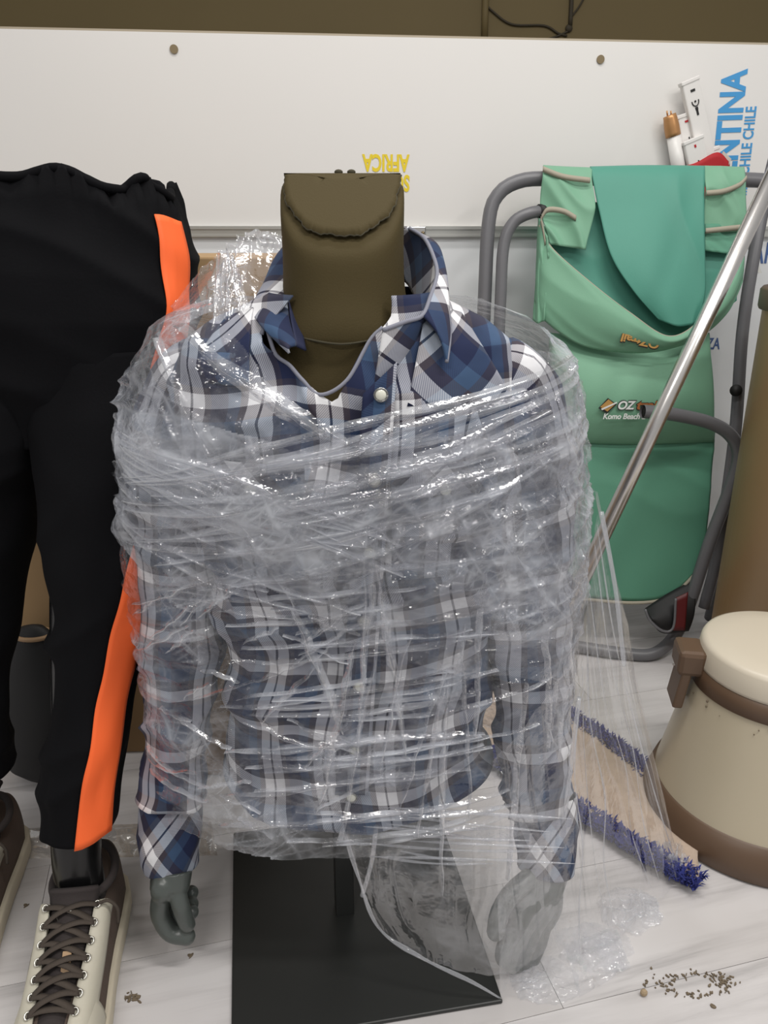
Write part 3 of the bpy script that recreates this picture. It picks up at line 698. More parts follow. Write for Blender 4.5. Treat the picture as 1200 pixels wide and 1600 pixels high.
# the long pulls seen in the wrap
addb(-.190, .835, -.060, .56, .006, .009); addb(-.060, .56, -.010, .40, .006, .008)
addb(-.165, .845, -.02, .748, .010, .010, off=.010); addb(-.10, .80, .00, .74, .008, .008)
for k in range(16):
    z = .64+.007*k+rnd.uniform(-.006, .006)
    addb(-.27+rnd.uniform(0, .12), z-.05+rnd.uniform(-.02, .02), .24+rnd.uniform(-.08, .01), z+.055+rnd.uniform(-.02, .02), rnd.uniform(.003, .007), rnd.uniform(.004, .009), bend=rnd.uniform(-.03, .01))
for k in range(12):
    z = .66+rnd.uniform(-.05, .08)
    addb(-.285, z+.04, -.02+rnd.uniform(-.05, .1), z-.06, rnd.uniform(.003, .006), rnd.uniform(.004, .007), bend=rnd.uniform(-.02, .02))
for k in range(26):
    z = rnd.uniform(.25, .60); x = rnd.uniform(-.05, .12)
    addb(x-.12, z-rnd.uniform(0, .02), x+.13, z+rnd.uniform(.0, .035), rnd.uniform(.002, .005), rnd.uniform(.003, .006), bend=rnd.uniform(-.012, .006))
for k in range(16):
    x = rnd.uniform(.0, .26); z = rnd.uniform(.45, .75)
    addb(x, z, x+rnd.uniform(-.05, .04), z-rnd.uniform(.15, .3), rnd.uniform(.002, .005), rnd.uniform(.003, .007))
for k in range(40):
    x = rnd.uniform(-.27, -.03); z = rnd.uniform(.27, .62); a = rnd.uniform(-.6, .9); l = rnd.uniform(.04, .11)
    addb(x, z, x+l*cos(a), z+l*sin(a), rnd.uniform(.002, .004), rnd.uniform(.002, .005), n=16)
V, F = join(*bands); va = np.array(V)
obj('film_fold', V, F, 'film_fold', wrap, uv=np.stack([va[:, 0], va[:, 2]], -1), dens=np.clip(1.6*vnoise(va[:, 0]*45, va[:, 2]*45, 0, 5)-.35, .03, 1), kind='stuff', label='gathered whitish folds of the film')
# bunched corner of film standing up on the shoulder beside the neck
def film_sheet(name, A, B, m, nu, nv, seed, amp, along=.5, extra=None, dboost=0.0):
    P = ruled(A, B, nu, nv, extra)
    U, Vv = np.meshgrid(np.linspace(0, 1, nu), np.linspace(0, 1, nv))
    s = U*1.0; d = amp*(ridged(s*16+2*vnoise(s*5, Vv*3, 0, seed), Vv*2.0, seed+1, 2)-.4+.35*(ridged(s*30, Vv*4, seed+2, 2)-.4)+.5*(vnoise(s*9, Vv*9, 0, seed+3)-.5))
    P[..., 1] += -d; P[..., 0] += .5*d*np.sin(U*9); P[..., 2] += .4*d*np.cos(Vv*7)
    v, f, uv = grid(P); v[:, 2] = np.maximum(v[:, 2], .0012)
    return obj(name, v, f, m, wrap, uv=uv, dens=np.clip(dboost+density(uv[:, 0], uv[:, 1], seed), 0, 1))
film_sheet('film_corner', [at(268, 480, .93), at(310, 425, .925), at(350, 390, .915), at(385, 366, .93), at(430, 362, .95), at(446, 400, .95)],
           [at(262, 540, .86), at(300, 500, .845), at(345, 480, .835), at(385, 480, .835), at(425, 500, .84), at(442, 520, .85)], 'film_corner', 130, 70, 300, .009, dboost=.15, extra=lambda U, V: (0, .02*np.sin(V*pi), .01*np.sin(V*pi)))
film_sheet('film_corner', [at(338, 400, .885), at(352, 388, .88), at(365, 400, .885), at(372, 430, .88)], [at(330, 560, .80), at(350, 560, .795), at(378, 520, .80), at(400, 500, .815)], 'film_fold', 70, 80, 320, .010, dboost=.1)
# loose tail of film fanning from the right arm down to the floor
tail_top = [at(770, 1190, .752), at(830, 1130, .762), at(895, 1020, .785), at(925, 900, .83), at(935, 790, .87), at(930, 760, .93)]
tail_bot = [fl(782, 1562, .004), fl(862, 1522, .004), fl(950, 1475, .006), fl(1010, 1420, .010), fl(1064, 1362, .012), fl(1048, 1318, .012)]
film_sheet('film_tail', tail_top, tail_bot, 'film_loose', 420, 150, 340, .010, extra=lambda U, V: (0, .012*np.sin(V*pi)*np.sin(U*pi), -.015*np.sin(V*pi)*U))
# hanging pouch of film at the lower front, its hem gathered into a shiny rope
film_sheet('film_tail', [at(540, 1295, .752), at(640, 1285, .748), at(740, 1290, .748), at(830, 1300, .75), at(900, 1290, .765)], [at(592, 1450, .735), at(660, 1495, .722), at(730, 1520, .716), at(800, 1520, .728), at(860, 1480, .75)], 'film_loose', 220, 90, 360, .005, extra=lambda U, V: (0, -.012*np.sin(V*pi), 0))
tube('film_hem', [at(538, 1300, .752), at(560, 1370, .742), at(592, 1450, .733), at(660, 1497, .720), at(735, 1533, .714), fl(782, 1560, .006)], [.002, .0032, .0016, .003, .0015, .0034, .0018, .003, .0022, .0012], 'film_fold', wrap, n=80, seg=8)
for x0, y0, x1, y1, rr in ((548, 1200, 532, 1312, .0035), (588, 1290, 566, 1400, .003), (905, 1090, 850, 1465, .003), (940, 800, 975, 1040, .0025)):
    tube('film_rope', [at(x0, y0, .752 if x0 < 700 else .79), at((x0+x1)/2+4, (y0+y1)/2, .75 if x0 < 700 else .785), at(x1, y1, .745 if x0 < 700 else .775)], rr, 'film_fold', wrap, n=30, seg=8)

# taut horizontal strands across the lower pouch, and the crumpled knots where the tail meets the floor
rs_ = random.Random(11)
for k in range(11):
    y0 = 1262+k*8+rs_.uniform(-4, 4); x0 = rs_.uniform(545, 640); x1 = rs_.uniform(760, 905); d0 = .744-rs_.uniform(0, .004)
    tube('film_strand', [at(x0, y0, d0), at((x0+x1)/2, y0+rs_.uniform(2, 14), d0-.003), at(x1, y0+rs_.uniform(6, 26), d0+.006)], [.0004, .0018, .0010, .0020, .0004], 'film_fold', wrap, n=40, seg=6)
for u, u2, w_ in ((.05, .0, .0012), (.18, .30, .0008), (.42, .36, .0014), (.60, .74, .0007), (.88, .82, .0010), (1.0, 1.0, .0013)):
    a0 = at(905+28*u, 1090-270*u, .80+.05*u); b0 = fl(905+152*u2, 1490-140*u2, .010); pp = [a0]
    for q in (.25, .5, .75): pp.append(a0*(1-q)+b0*q+Vector((rs_.uniform(-.008, .008), rs_.uniform(-.006, .006), -.022*sin(pi*q))))
    tube('film_strand', pp+[b0], [.0004, w_, w_*.4, w_*1.1, w_*.5, w_, .0004], 'film_fold', wrap, n=50, seg=6)
def knot(px, py, sx, sy, hz_, seed):
    c = fl(px, py, .004); n = 46; U, Vv = np.meshgrid(np.linspace(-1, 1, n), np.linspace(-1, 1, n)); r2 = np.clip(1-(U*U+Vv*Vv), 0, 1)
    Zk = hz_*(.25+.75*r2)*(ridged(U*3.2+vnoise(U*3, Vv*3, 0, seed), Vv*3.2, seed+1, 2)+.5*ridged(U*8, Vv*8, seed+2, 2))*.8
    P = np.stack([c.x+U*sx+.25*sx*(vnoise(U*2, Vv*2, 0, seed+3)-.5), c.y+Vv*sy+.25*sy*(vnoise(U*2, Vv*2, 0, seed+4)-.5), np.maximum(.0015, Zk)], -1)
    v, f, uv = grid(P); rr = (U*U+Vv*Vv).ravel(); ok = rr < .8+.4*vnoise(U*4, Vv*4, 0, seed+5).ravel(); f = f[ok[f].all(axis=1)]
    obj('film_knot', v, f, 'film_corner', wrap, uv=uv, dens=np.clip(density(uv[:, 0], uv[:, 1], seed)+.08, 0, 1))
knot(1046, 1346, .032, .034, .040, 400); knot(985, 1420, .050, .040, .016, 410); knot(930, 1478, .055, .040, .012, 420); knot(850, 1530, .050, .035, .012, 430)

# ================================================================== BLACK LEG MANNEQUIN AND TROUSERS
lg = thing('leg_mannequin', 'glossy black mannequin legs inside the black trousers', 'mannequin', (-.50, .92, 0))
ankR, ankL = Vector((-.408, .800, .09)), Vector((-.60, .900, .09))
def leg_path(ank, hipx): return [ank, ank+Vector((0, .012, .10)), ank+Vector(((hipx-ank.x)*.45, .075, .40)), Vector((hipx, 1.02, .86))]
tube('leg', leg_path(ankR, -.345), [.031, .033, .05, .07], 'black_gloss', lg, n=40, seg=24)
tube('leg', leg_path(ankL, -.535), [.031, .033, .05, .07], 'black_gloss', lg, n=40, seg=24)
tro = thing('black_trousers', 'black elastic-waist trousers with an orange side stripe', 'trousers', (-.48, .98, .15))
def leg_rings(path, radx, rady, n):
    p = resample(path, n); r = []
    rx = np.interp(np.linspace(0, 1, n), np.linspace(0, 1, len(radx)), radx); ry = np.interp(np.linspace(0, 1, n), np.linspace(0, 1, len(rady)), rady)
    return p, rx, ry
def pant(path, radx, rady, seed, zc=None, n=120, seg=72):
    p, rx, ry = leg_rings(path, radx, rady, n); a = np.linspace(0, 2*pi, seg, endpoint=False); R = []
    A, K = np.meshgrid(a, np.linspace(0, 1, n))
    d = .010*(aniso(np.cos(A)*.12, K, .4, .4, .10, seed, 2)-.4)+.008*(vnoise(np.cos(A)*3+5, K*9, np.sin(A)*3+5, seed)-.5)
    for k in range(n):
        R.append(np.stack([p[k][0]+(rx[k]+d[k])*np.cos(a), p[k][1]+(ry[k]+d[k])*np.sin(a), np.full(seg, p[k][2])], -1))
    return np.array(R), p
hR = [ankR+Vector((.004, .014, .120)), ankR+Vector((.016, .035, .20)), ankR+Vector((.045, .105, .42)), Vector((-.352, .985, .70)), Vector((-.360, 1.02, .80))]
hL = [ankL+Vector((.006, .014, .120)), ankL+Vector((.004, .03, .20)), ankL+Vector((.03, .08, .42)), Vector((-.535, .99, .70)), Vector((-.52, 1.02, .80))]
PR, pr_ = pant(hR, [.046, .051, .066, .096, .112], [.056, .062, .078, .095, .105], 21)
PL_, pl_ = pant(hL, [.053, .058, .075, .098, .105], [.058, .062, .078, .095, .105], 22)
v1, f1, _ = grid(PR, True); v2, f2, _ = grid(PL_, True)
PC = Vector((-.438, 1.03, 0))
nz2, nt2 = 70, 120; Zs = np.linspace(.68, 1.025, nz2); th = np.linspace(0, 2*pi, nt2, endpoint=False)
aW = np.interp(Zs, [.68, .76, .84, .90, .97, 1.0, 1.025], [.13, .178, .197, .199, .192, .184, .174]); bW = np.interp(Zs, [.68, .76, .84, .90, 1.0, 1.025], [.05, .088, .106, .110, .105, .098])
cyW = np.interp(Zs, [.68, 1.025], [.985, 1.045])
A_, Z_ = np.meshgrid(th, Zs)
dd = .008*(aniso(np.cos(A_)*.2, Z_, -.5, .25, .06, 23, 2)-.4)+.006*(vnoise(np.cos(A_)*6+9, Z_*14, np.sin(A_)*6+9, 24)-.5)
crimp = np.clip((Z_-.985)/.02, 0, 1)*.004*np.sin(A_*46+2*np.sin(A_*5))
PT = np.stack([PC.x+(aW[:, None]+dd+crimp)*np.sign(np.cos(A_))*np.abs(np.cos(A_))**.85, cyW[:, None]+(bW[:, None]+dd+crimp)*np.sign(np.sin(A_))*np.abs(np.sin(A_))**.85,
               Z_-.022*np.clip((Z_-.8)/.22, 0, 1)*(1+.9*np.cos(A_))+crimp*.6+np.clip((Z_-.97)/.05, 0, 1)*.010*np.sin(A_*9)], -1)
v3, f3, _ = grid(PT, True)
V, F = join((v1, f1.tolist()), (v2, f2.tolist()), (v3, f3.tolist()))
obj('trouser_cloth', V, F, 'black_cloth', tro, solid=.002)
tube('waistband', [tuple(PT[-1, k]) for k in range(0, nt2, 2)]+[tuple(PT[-1, 0])], .0055, 'black_cloth', tro, n=160, seg=10)
# orange stripe along the outer front of the near leg
def leg_surface(z, ang, off):
    """outer surface of trousers at height z and angle (0 = viewer's right, -pi/2 = towards camera)"""
    if z > .74:
        k = np.argmin(abs(Zs-z)); j = int(round(((ang) % (2*pi))/(2*pi)*nt2)) % nt2; p = PT[k, j]; c = np.array([PC.x, cyW[k], z])
    else:
        k = np.argmin(abs(pr_[:, 2]-z)); j = int(round(((ang) % (2*pi))/(2*pi)*72)) % 72; p = PR[k, j]; c = pr_[k]
    n = p-c; n[2] = 0; n /= np.linalg.norm(n)+1e-9
    return p+n*off
rows = []
for k in range(90):
    t = k/89; z = .211+t*(.985-.211)
    a0 = np.interp(z, [.15, .3, .5, .72, .85, .96], [-1.25, -1.2, -1.0, -.75, -.58, -.56]); a1 = np.interp(z, [.15, .3, .5, .72, .85, .96], [-.40, -.36, -.25, -.25, -.24, -.22])
    rows.append([a0, a1, z])
ST = []
for a0, a1, z in rows:
    ST.append([leg_surface(z, a0+(a1-a0)*q/8, .0045) for q in range(9)])
ST = np.array(ST)
for _ in range(6): ST[1:-1] = (ST[:-2]+2*ST[1:-1]+ST[2:])/4
v, f, uv = grid(ST); obj('side_stripe', v, f, 'orange', tro, solid=.0015, label='orange woven stripe')

# ================================================================== SNEAKERS
def sneaker(name, label, ank, toe_dir, group):
    r = thing(name, label, 'shoe', (ank.x, ank.y, 0), group)
    fw = Vector((toe_dir[0], toe_dir[1], 0)).normalized(); sd = Vector((-fw.y, fw.x, 0))      # sd = left of the walking direction
    O = Vector((ank.x, ank.y, 0))
    def W(s, l, z): return O+fw*(s*1.18-.004)+sd*l*1.05+Vector((0, 0, z*.80))
    ss = [-.085, -.075, -.05, -.01, .03, .07, .11, .15, .18, .205, .215]
    hw = [.006, .024, .034, .037, .038, .041, .046, .049, .045, .030, .006]
    hz = [.100, .120, .128, .128, .124, .112, .096, .080, .064, .048, .040]
    def prof(s): return np.interp(s, ss, hw), np.interp(s, ss, hz)
    S_ = np.linspace(-.085, .215, 60); R = []
    for s in S_:
        a, h = prof(s); ring = []
        for t in np.linspace(0, pi, 22):
            x = cos(t); y = sin(t)
            ring.append(tuple(W(s, a*np.sign(x)*abs(x)**.6, .026+(h-.026)*abs(y)**.75)))
        R.append(ring)
    v, f, uv = grid(np.array(R)); obj('upper', v, f, 'brown_suede', r, solid=.003, soff=-1)
    # cream toe and side overlay, open over the tongue
    R = []
    for s in np.linspace(.02, .214, 40):
        a, h = prof(s); ring = []
        for t in np.linspace(0, pi, 22):
            x = cos(t); y = sin(t); ring.append(tuple(W(s, (a+.002)*np.sign(x)*abs(x)**.6, .026+(h-.024)*abs(y)**.75)))
        R.append(ring)
    v, f, uv = grid(np.array(R)); ii = np.arange(len(f)); row, colx = ii//21, ii % 21
    sv = .02+(row+.5)*.194/39
    keep = ((sv > .150) | (colx < 8) | (colx > 12)) & ((colx >= 4) & (colx <= 16) | (sv > .12))
    obj('vamp', v, f[keep], 'cream', r, solid=.002)
    # sole
    P1 = [(s, np.interp(s, ss, hw)+.006) for s in np.linspace(-.088, .22, 40)]
    out = [W(s, a, 0) for s, a in P1]+[W(s, -a, 0) for s, a in P1[::-1]]
    lo = out; hi = [p+Vector((0, 0, .028)) for p in out]; n = len(out)
    v = lo+hi; f = [[k, (k+1) % n, n+(k+1) % n, n+k] for k in range(n)]+[list(range(n))[::-1], [n+k for k in range(n)]]
    obj('sole', v, f, 'sole', r, bevel=.004)
    # tongue: long dark strip up the front of the ankle
    tl = [W(.150, 0, .086), W(.11, 0, .104), W(.075, 0, .128), W(.052, 0, .146), W(.041, 0, .162), W(.040, 0, .176)]
    c = resample(tl, 30); hwid = np.interp(np.linspace(0, 1, 30), [0, .5, 1], [.016, .022, .031])
    P = np.array([[c[k]+np.array(sd)*q*hwid[k]+np.array([0, 0, -.010*q*q])-np.array(fw)*(.012*q*q*(k/29)) for q in np.linspace(-1, 1, 11)] for k in range(30)])
    v, f, uv = grid(P); tg = obj('tongue', v, f, 'tongue', r, solid=.005)
    v, f = obox(Vector(c[12])+Vector((0, 0, .004))+sd*.006, sd*.0055, fw*.010-Vector((0, 0, .008)), Vector((0, 0, .0012))); obj('lace_loop', v, f, 'tab', tg, bevel=.0008, smooth=False)
    cc = Vector(c[23])+fw*.004-sd*.004
    tube('tongue_print', [cc+sd*(.011*cos(a))+(Vector((0, 0, 1))*.95-fw*.15)*(.011*sin(a)) for a in np.linspace(.6, 4.6, 20)], .0007, 'eyelet', tg, n=24, seg=5)
    # cream eyestays, eyelets and crossed laces
    lv = np.linspace(.140, .046, 7)
    def top(s): return float(np.interp(s, [.046, .06, .075, .095, .115, .14, .16], [.148, .136, .124, .112, .102, .090, .082]))
    for q in (-1, 1):
        A = [W(s, q*np.interp(s, [.04, .15], [.027, .019]), top(s)-.002) for s in np.linspace(.155, .040, 14)]
        B = [W(s-.012, q*np.interp(s, [.04, .15], [.041, .042]), top(s)-.030) for s in np.linspace(.155, .040, 14)]
        v, f, uv = grid(ruled(A, B, 30, 8, lambda U, V: (np.array(sd)[0]*q*.006*np.sin(V*pi), np.array(sd)[1]*q*.006*np.sin(V*pi), .006*np.sin(V*pi)))); obj('eyestay', v, f, 'cream', r, solid=.003)
    ey = {}
    for k, s in enumerate(lv):
        for q in (-1, 1):
            p = W(s, q*np.interp(s, [.04, .15], [.031, .025]), top(s)+.0015); ey[k, q] = p
            u = fw*.0036+Vector((0, 0, -.002)); w2 = sd*.0036
            tube('eyelet', [p+u*cos(a)+w2*sin(a) for a in np.linspace(0, 2*pi, 13)], .0012, 'eyelet', r, n=13, seg=6, smooth_path=False)
    def ribbon(p, q, lift):
        m_ = (p+q)/2+Vector((0, 0, lift)); c = resample([p, p*.75+q*.25+Vector((0, 0, lift*.8)), m_, p*.25+q*.75+Vector((0, 0, lift*.8)), q], 18)
        d = (q-p).normalized(); wv = d.cross(Vector((0, 0, 1))).normalized()*.0042
        P = np.array([[x-np.array(wv), x+np.array([0, 0, .0012]), x+np.array(wv)] for x in c]); return grid(P)
    for k in range(6):
        for q in (-1, 1):
            v, f, uv = ribbon(ey[k, q], ey[k+1, -q], .009 if q > 0 else .012); obj('lace', v, f, 'lace', r, solid=.0016)
    v, f, uv = ribbon(ey[0, -1], ey[0, 1], .007); obj('lace', v, f, 'lace', r, solid=.0016)
    # padded collar round the ankle
    col = [W(.046+.0*k, 0, 0) for k in range(0)]
    pts = []
    for t in np.linspace(.55, 2*pi-.55, 40):
        pts.append(W(.006+.046*cos(t)-.012, .037*sin(t), .132+.012*(1-cos(t))/2+.016*max(0, cos(t))))
    tube('ankle_collar', pts, .0055, 'tongue', r, n=60, seg=10)
    tube('pull_tab', [W(-.052, 0, .138), W(-.064, .004, .150), W(-.062, .008, .158)], .005, 'tongue', r, n=8, seg=8)
    # loose bow of the lace at the top
    tube('lace_bow', [ey[6, 1], ey[6, 1]+sd*.014+Vector((0, 0, .004)), ey[6, 1]+sd*.024+Vector((0, 0, -.010)), ey[6, 1]+sd*.022+Vector((0, 0, -.035))], .0022, 'lace', r, n=20, seg=6)
    return r
sneaker('high_top_sneaker', 'cream and brown high-top sneaker with crossed laces under the orange-striped leg', ankR+Vector((0, .006, 0)), (.11, -1), 'sneakers on the leg mannequin')
sneaker('high_top_sneaker', 'brown sneaker with cream sole cut off by the left edge of the photo', ankL+Vector((0, .006, 0)), (.12, -1), 'sneakers on the leg mannequin')

# ================================================================== CARDBOARD BOXES AND BAG BEHIND THE TROUSERS
v, f = box_mesh((-.47, 1.345, .45), (.60, .24, .90), radians(2)); 
bx = thing('tall_carton', 'tall tan cardboard carton standing behind the black trousers', 'box', (-.47, 1.345, 0))
obj('carton_body', v, f, 'card', bx, smooth=False, bevel=.003)
v, f = box_mesh((-.47, 1.222, .45), (.055, .002, .89), radians(2)); obj('packing_tape', v, f, 'card_dark', bx, smooth=False)
v, f = box_mesh((-.285, 1.185, .17), (.19, .06, .34), radians(-4))
b2 = thing('small_carton', 'small dark brown carton with a white label beside the orange stripe', 'box', (-.285, 1.185, 0))
obj('carton_body', v, f, 'card_dark', b2, smooth=False, bevel=.003)
v, f = box_mesh((-.352, 1.152, .12), (.035, .002, .10), radians(-4)); obj('shipping_label', v, f, 'paper', b2, smooth=False)
bg = thing('black_bag', 'black rounded bag slumped between the trouser legs', 'bag', (-.60, 1.16, 0))
prof = [(.001, 0), (.06, .0), (.085, .02), (.09, .07), (.085, .15), (.068, .22), (.045, .27), (.02, .30), (.001, .305)]
v, f = lathe((-.60, 1.165, .002), prof, 40); v = np.array([tuple(q) for q in v]); v[:, 0] += .012*(vnoise(v[:, 0]*20+9, v[:, 2]*12, v[:, 1]*20, 3)-.5); v[:, 1] = 1.165+(v[:, 1]-1.165)*.55
obj('sack', v, f, 'black_bag', bg)
tube('neck_tie', [(-.60+.03*cos(a), 1.165+.02*sin(a), .288) for a in np.linspace(0, 2*pi, 20)], .004, 'tab', bg, n=24, seg=6, label='tan knotted string')
# clear film lying on the floor under the trousers
P = ruled([fl(-40, 1300), fl(120, 1292), fl(330, 1285)], [fl(-40, 1345), fl(120, 1342), fl(340, 1338)], 120, 30)
U, Vv = np.meshgrid(np.linspace(0, 1, 120), np.linspace(0, 1, 30)); P[..., 2] = .002+.010*ridged(U*22, Vv*3, 61, 2)*np.sin(Vv*pi)
v, f, uv = grid(P); obj('film_strip', v, f, 'film_floor', uv=uv, dens=np.clip(.35+density(uv[:, 0], uv[:, 1], 8), 0, 1), label='strip of clear plastic film lying on the floor behind the trouser hem', cat='plastic film')
P = ruled([fl(880, 1478), fl(930, 1462), fl(962, 1450)], [fl(905, 1560), fl(950, 1535), fl(985, 1515)], 60, 40)
U, Vv = np.meshgrid(np.linspace(0, 1, 60), np.linspace(0, 1, 40)); P[..., 2] = .002+.005*ridged(U*5, Vv*4, 64, 2)
v, f, uv = grid(P); obj('film_scrap', v, f, 'film_loose', uv=uv, dens=.2+density(uv[:, 0], uv[:, 1], 9), label='small clear scrap of film flat on the floor near the mud smear', cat='plastic film')

# ================================================================== FOLDED BEACH CHAIR
ch = thing('beach_chair', 'folded grey-tubed beach chair with mint green canvas leaning on the boards', 'chair', (.5, 1.62, 0))
def cp(px, py, off=0.0): return hit(px, py, 1.60-off, 0, .17)
TR = .0150
tube('back_tube', [fl(738, 985, .02), cp(748, 700), cp(757, 470), cp(764, 345), cp(779, 303), cp(812, 283), cp(860, 279), cp(1000, 279), cp(1165, 281), cp(1196, 286), cp(1222, 310), cp(1226, 350), cp(1190, 600), cp(1140, 850), fl(1110, 965, .02)], TR, 'tube', ch, n=160, seg=14)
tube('arm_tube', [cp(775, 640, .03), cp(782, 470, .03), cp(787, 385, .03), cp(802, 348, .03), cp(828, 333, .03), cp(852, 330, .02)], .0125, 'tube', ch, n=60, seg=12)
tube('side_tube', [cp(1222, 200, -.02), cp(1200, 290, -.01), cp(1178, 400, .01), cp(1160, 520, .01), cp(1148, 680, .01), cp(1122, 860, .005), cp(1100, 950, .005)], .0130, 'tube', ch, n=40, seg=12)
tube('leg_tube', [cp(1004, 643, .14), cp(1050, 647, .13), cp(1110, 661, .11), cp(1143, 682, .10), cp(1154, 715, .09), cp(1140, 765, .08), cp(1108, 850, .06), cp(1075, 950, .03), cp(1053, 995, .02), fl(1018, 1022, .016), fl(960, 1019, .016), fl(900, 1010, .016), fl(820, 1000, .016)], .0140, 'tube', ch, n=140, seg=14, cap=False)
e0, e1 = cp(1004, 643, .14), cp(1030, 645, .135); dd_ = (e1-e0).normalized()
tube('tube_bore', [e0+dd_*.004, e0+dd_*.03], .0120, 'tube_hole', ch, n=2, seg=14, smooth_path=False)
tube('hinge_knob', [cp(1150, 610, .02), cp(1150, 610, .045)], .013, 'black_print', ch, n=2, seg=14, smooth_path=False)
v, f = obox(cp(1177, 400, .0), Vector((.004, 0, 0)), Vector((0, .006, 0)), (cp(1168, 372)-cp(1185, 425))*.5); obj('flat_bar', v, f, 'alu_trim', ch, smooth=False)
tube('tube_sleeve', [cp(842, 330, .03), cp(853, 330, .02)], .0142, 'black_print', ch, n=2, seg=14, smooth_path=False)
def canvas(name, A, B, m, nu=60, nv=40, bulge=0.0, seed=0, wr=.004, th=.0025, parent=ch, **kw):
    def bl(U, V):
        d = bulge*np.sin(pi*V)*(np.sin(pi*np.clip(U, 0, 1))**.5)+wr*(aniso(U*.4, V*.4, .6, .3, .09, seed, 2)-.4)
        return (0, -d, 0)
    v, f, uv = grid(ruled(A, B, nu, nv, bl)); return obj(name, v, f, m, parent, uv=uv, solid=th, **kw)
# seat panel, green darkened for its shade, hanging to the bottom
canvas('seat_canvas', [cp(862, 660, .02), cp(980, 665, .02), cp(1118, 668, .02)], [cp(870, 930, .02), cp(990, 940, .02), cp(1050, 928, .02), cp(1100, 880, .02)], 'green', seed=3, bulge=.01)
tube('hem_binding', [cp(870, 932, .024), cp(990, 942, .024), cp(1050, 930, .024), cp(1100, 882, .024)], .004, 'binding', ch, n=30, seg=6)
# padded head pillow with the printing
def pil(U, V): return (0, -.055*np.sin(pi*V)**.7*(np.sin(pi*np.clip(U, .0, 1))**.3), 0)
v, f, uv = grid(ruled([cp(858, 520, .025), cp(980, 535, .025), cp(1108, 520, .025)], [cp(862, 690, .025), cp(990, 694, .025), cp(1116, 690, .025)], 60, 40, pil))
obj('head_pillow', v, f, 'mint', ch, uv=uv, solid=.003)
PRX = (cp(1000, 632, .083)-cp(960, 632, .083)).normalized(); PUP = Vector((0, .17, 1)).normalized()
def ptxt(s, px, py, wpx, hpx, m, nm, off, bold=.02, shear=.25, lab=None):
    o0 = cp(px, py, off); wd = (cp(px+wpx, py, off)-o0).length; hg = (cp(px, py-hpx, off)-o0).length
    v, f = text_mesh(s, o0, PRX, PUP, wd, hg, bold, shear, .95, depth=.0006)
    return obj(nm, v, f, m, ch, smooth=False, label=lab)
PO = .0830
def slab_poly(pts, m, nm, off):
    v = [cp(x, y, off) for x, y in pts]; n = len(v); v2 = [p+Vector((0, .0008, 0)) for p in v]
    return obj(nm, v+v2, [list(range(n))[::-1], [n+k for k in range(n)]]+[[k, (k+1) % n, n+(k+1) % n, n+k] for k in range(n)], m, ch, smooth=False)
slab_poly([(935, 638), (950, 622), (964, 632), (948, 646)], 'black_print', 'logo_diamond', PO+.0006)
slab_poly([(938, 636), (951, 624), (961, 632), (949, 643)], 'logo_gold', 'logo_diamond', PO+.0016)
slab_poly([(939, 639), (964, 628), (964, 630), (941, 641)], 'white_print', 'logo_swoosh', PO+.0026)
ptxt('OZ', 964, 641, 31, 16, 'black_print', 'logo_outline', PO+.0002, .05); ptxt('OZ', 965.5, 640, 28, 13.5, 'white_print', 'logo_print', PO+.0012, .03, lab='white letters')  # black printed outline behind the letters
ptxt('trail', 993, 641, 42, 17, 'black_print', 'logo_outline', PO+.0002, .05); ptxt('trail', 994.5, 640, 38, 14.5, 'logo_brown', 'logo_print', PO+.0012, .03, lab='orange-brown letters')
ptxt('Komo Beach L', 942, 655, 66, 9, 'white_print', 'logo_print', PO+.0006, .02, lab='small white letters')
# hanging storage bag: teal inside, mint outside with a diagonal lip
canvas('bag_lining', [cp(856, 318, .02), cp(1000, 315, .02), cp(1160, 315, .02)], [cp(866, 480, .03), cp(1000, 538, .04), cp(1050, 540, .04), cp(1150, 470, .03)], 'teal', seed=8, wr=.006)
lip = [cp(843, 352, .035), cp(862, 388, .055), cp(920, 440, .085), cp(985, 490, .10), cp(1045, 526, .105), cp(1095, 500, .095), cp(1140, 440, .07), cp(1163, 385, .04)]
bot = [cp(836, 470, .035), cp(850, 500, .05), cp(905, 538, .065), cp(970, 550, .075), cp(1030, 548, .075), cp(1090, 528, .07), cp(1135, 490, .06), cp(1160, 440, .04)]
canvas('storage_bag', lip, bot, 'mint', nu=90, nv=30, bulge=.018, seed=9, wr=.004)
tube('bag_lip', lip, .0022, 'binding', ch, n=90, seg=6)
canvas('bag_side', [cp(842, 340, .03), cp(848, 350, .045), cp(858, 380, .055)], [cp(833, 500, .03), cp(840, 505, .045), cp(850, 502, .055)], 'mint', nu=14, nv=40, seed=12, wr=.010)
ft = lambda s, px, py, wpx, hpx: None
# rotated (upside-down) printing low on the bag
o0 = cp(1030, 533, .103); RX = (cp(970, 527, .103)-cp(1030, 540, .103)).normalized(); UX = (cp(1000, 547, .103)-cp(1000, 532, .103)).normalized()
wd = (cp(970, 527, .103)-cp(1032, 540, .103)).length
v, f = text_mesh('OZtrail', o0, RX, UX, wd, (cp(1000, 546, .103)-cp(1000, 531, .103)).length*1.05, .05, .25, .95, depth=.0006); obj('logo_outline', v, f, 'black_print', ch, smooth=False)
v, f = text_mesh('OZtrail', o0+Vector((0, -.0012, 0))+RX*.001, RX, UX, wd-.002, (cp(1000, 546, .103)-cp(1000, 531, .103)).length*.9, .03, .25, .95, depth=.0006); obj('logo_print', v, f, 'logo_gold', ch, smooth=False, label='gold upside-down letters')
